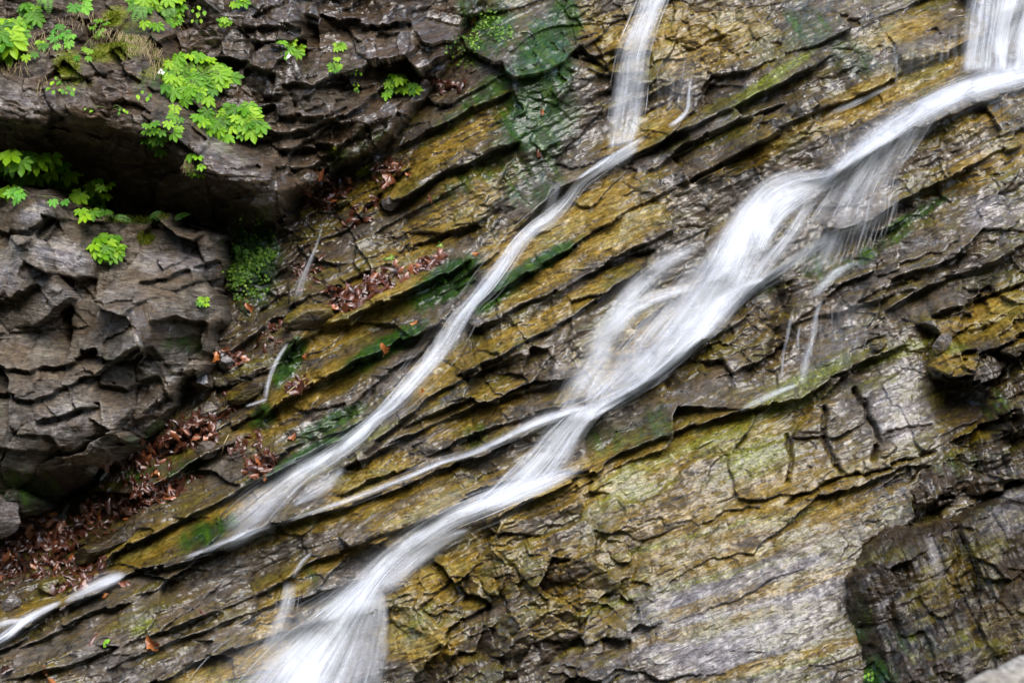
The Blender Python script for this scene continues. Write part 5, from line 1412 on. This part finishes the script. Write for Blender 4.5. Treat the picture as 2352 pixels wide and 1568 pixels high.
for (u, v, k, sz, lab) in [
        (362, 1468, 10, 1.0, "large orange dead leaf lying alone on the lower left slab"), (225, 1457, 3, .8, "dark red dead leaf left of the small green leaf on the lower slab"),
        (297, 1335, 1, .8, "red leaf cluster stuck at the end of the lower left stream"), (288, 1340, 4, .7, "dark leaf beneath the red leaf at the end of the lower left stream"),
        (118, 1530, 11, .6, "small orange leaf near the bottom left corner"), (28, 1535, 5, .8, "brown leaf at the bottom left edge"), (135, 1560, 11, .7, "orange leaf at the bottom edge left of the mossy knob"),
        (476, 1396, 7, .45, "small pinkish leaf in a crack of the lower slab"), (245, 1365, 10, .4, "tiny tan leaf just below the lower left stream"),
        (560, 706, 10, .7, "pale orange leaf at the foot of the moss bank"), (795, 706, 11, .8, "bright orange leaf below the litter band above the ochre rock"), (880, 803, 10, .8, "tan leaf on the green ledge between the ochre rocks"),
        (968, 898, 11, .45, "tiny red-orange leaf beside the narrow stream"), (935, 400, 10, .5, "small tan leaf on the dark ledge of the upper slope"), (990, 455, 2, .7, "brownish red leaf on the olive rock under the dark ledge"),
        (1092, 580, 11, .4, "tiny orange leaf high on the slope beside the narrow stream"), (950, 740, 11, .45, "small red leaf on the lip of the dark ledge"), (520, 818, 11, .8, "orange leaf on the block at the foot of the crag"),
        (490, 820, 10, .7, "tan leaf left of the orange leaf at the foot of the crag"), (470, 1015, 10, .8, "curled tan leaf on the right of the crag litter"), (350, 1095, 10, .6, "pale leaf on the mossy ledge under the crag litter"),
        (322, 1100, 11, .5, "small pale leaf left of the pale leaf on the mossy ledge"), (345, 1128, 11, .5, "pink-orange leaf just below the pale leaves"), (100, 1195, 11, .6, "bright tan leaf standing by the trickle near the left boulder"),
        (610, 1095, 11, .4, "small orange leaf at the foot of the small clump"), (670, 1000, 11, .5, "red-orange leaf below the ochre rock"), (1085, 38, 11, .6, "rust red leaf on the green slope at the top"),
        (1235, 345, 3, .6, "dark red leaf in the green algae"), (1245, 255, 11, .4, "small orange leaf on the green algae"), (700, 820, 10, .5, "tan leaf on the edge of the upper ochre rock")]:
    drop_leaf(u, v, lab, None, k, sz, .015)
fr = Bits(); q_, f_ = ovate(.05, random.Random(3)); p, M = leaf_pose(250, 1477, random.Random(4), .02)
fr.add([tuple(p + x @ M) for x in q_], f_, .6)
tag(fr.build('green_leaf', MAT_FRESH), "small fresh green leaf lying on the lower left slab", "leaf")
tw = Bits(); tube(tw, [spot(520, 1000, .03), spot(512, 1020, .05), spot(506, 1038, .05), spot(500, 1046, .03)], .004, .002, .6)
tag(tw.build('twig', MAT_STRAW), "pale broken twig leaning on the litter at the foot of the crag", "twig")
tw = Bits(); tube(tw, [spot(700, 868, .03), spot(680, 885, .05), spot(660, 902, .03)], .004, .003, .5)
tag(tw.build('twig', MAT_STRAW), "straight twig lying in the litter under the small spout", "twig")

# ------------------------------------------------------------------ loose stones
def ico(sub):
    import bmesh
    bm = bmesh.new(); bmesh.ops.create_icosphere(bm, subdivisions=sub, radius=1.0)
    v = np.array([q.co for q in bm.verts]); f = [[q.index for q in x.verts] for x in bm.faces]; bm.free()
    return v, f


ICO = ico(5)


def stone(label, u, v, ru, rv, seed, mat, off=0.0, rot=0.0, depth=None, pale=.3, brown=.2, ochre=0, dry=.3, cuts=9, y=None, moss=0):
    r = np.random.RandomState(seed); P = ICO[0].copy()
    for k in range(cuts):
        n = r.normal(size=3); n[1] = -abs(n[1]) if k % 2 else n[1]; n /= np.linalg.norm(n); c = r.uniform(.55, .85)
        d = P @ n - c; P = P - np.where(d > 0, d * .92, 0)[:, None] * n
    q = P * 3 + seed
    b = fbm(q[:, 0] + q[:, 1] * .7, q[:, 2] - q[:, 1] * .6, seed, 5)
    P = P * (1 + .10 * b[:, None]) + .03 * fbm(q[:, 0] * 1, q[:, 2] * 5, seed + 1, 3)[:, None]
    P = P / np.abs(P).max(0) * np.array([ru, (depth or (ru + rv) / 2), rv]) * S
    c_, s_ = math.cos(math.radians(rot)), math.sin(math.radians(rot))
    P = np.stack([P[:, 0] * c_ - P[:, 2] * s_, P[:, 1], P[:, 0] * s_ + P[:, 2] * c_], 1)
    if y is None:
        c = np.array(spot(u, v, off, True))
    else:
        c = np.array(to_world(u, v, y)); P = P * (D + y) / D
    o = link_mesh('stone', P, ICO[1], mat); o.location = c
    n = len(P); one = np.ones(n)
    add_attr(o, 'st', 'FLOAT_VECTOR', np.stack([P[:, 0] + seed, P[:, 2], 0 * one], 1))
    add_attr(o, 'zone_growth', 'FLOAT_COLOR', np.stack([one * ochre, 0 * one, one * moss, one], 1)); add_attr(o, 'zone_stone', 'FLOAT_COLOR', np.stack([one * pale, one * brown, 0 * one, one], 1))
    add_attr(o, 'dry', 'FLOAT', one * dry); add_attr(o, 'block', 'FLOAT', one * r.rand())
    return tag(o, label, 'stone')


stone("rounded grey boulder at the left edge above the leaf heap", 2, 1182, 54, 52, 3, MAT_CRAG, .10, 0, None, .6, 0, 0, .8, 5)
stone("small upright stone at the dark mouth under the crag", 218, 1066, 20, 26, 5, MAT_CRAG, .02, 10, None, .5, .2, 0, .5)
stone("wet block under the tip of the overhang, its reflection painted pale", 612, 462, 36, 18, 8, MAT_CRAG, -.02, 22, None, .7, 0, 0, 0)  # pale tone stands in for sky reflected on the wet block
stone("wet brown block under the tip, between leaf pocket and wall", 700, 410, 32, 26, 9, MAT_CRAG, .02, 20, None, .2, .6, 0, .1)
stone("rusty wet boulder at the foot of the crag", 455, 872, 32, 34, 12, MAT_CRAG, .03, 30, None, .1, .8, .2, 0)
stone("pale tan block at the foot of the crag, above the rusty boulder", 512, 830, 24, 20, 13, MAT_CRAG, .02, -10, None, .7, .2, .3, .2)
stone("wet grey stone in the gully below the rusty boulder", 472, 945, 26, 18, 14, MAT_STEP, .0, 40, None, .6, .1, .1, 0)
stone("grey stone beside the twig in the gully", 470, 1035, 28, 22, 15, MAT_CRAG, .0, 20, None, .4, .3, .1, .1)
stone("smooth ochre-grey boulder below the thin rivulet", 705, 733, 64, 34, 16, MAT_STEP, .04, 18, None, .5, 0, .6, 0, 5)
stone("ochre stone in the leaf heap at the lower left", 118, 1352, 38, 26, 17, MAT_STEP, .01, 15, None, .4, .1, .6, 0)
stone("grey stone at the left edge below the leaf heap", 22, 1390, 26, 34, 18, MAT_CRAG, .0, 0, None, .5, .2, .1, 0)
stone("layered pale block on the edge of the dark ledge", 893, 462, 22, 20, 19, MAT_CRAG, .05, 10, None, .6, .1, .3, .1, 12)
stone("olive wet slab in the gully above the small spout", 560, 900, 60, 24, 20, MAT_STEP, .0, 25, None, .3, .1, .4, 0)
stone("dark flat rock with wet sheen at the lower left gully", 240, 1255, 80, 30, 21, MAT_OUT, .0, 24, None, .2, .3, .2, 0)
stone("small pale mossy block at the right end of the green ledge", 2008, 792, 22, 14, 23, MAT_STEP, .03, 10, None, .7, 0, .5, 0)
stone("pale yellow block beside the dark hollow at the right", 2145, 790, 22, 30, 24, MAT_STEP, .05, -20, None, .8, 0, .5, 0)
stone("out of focus pale boulder in the bottom right corner", 2490, 1874, 430, 400, 26, MAT_CREAM, 0, 0, None, 0, -1, -1, 1, 0, -5.0)
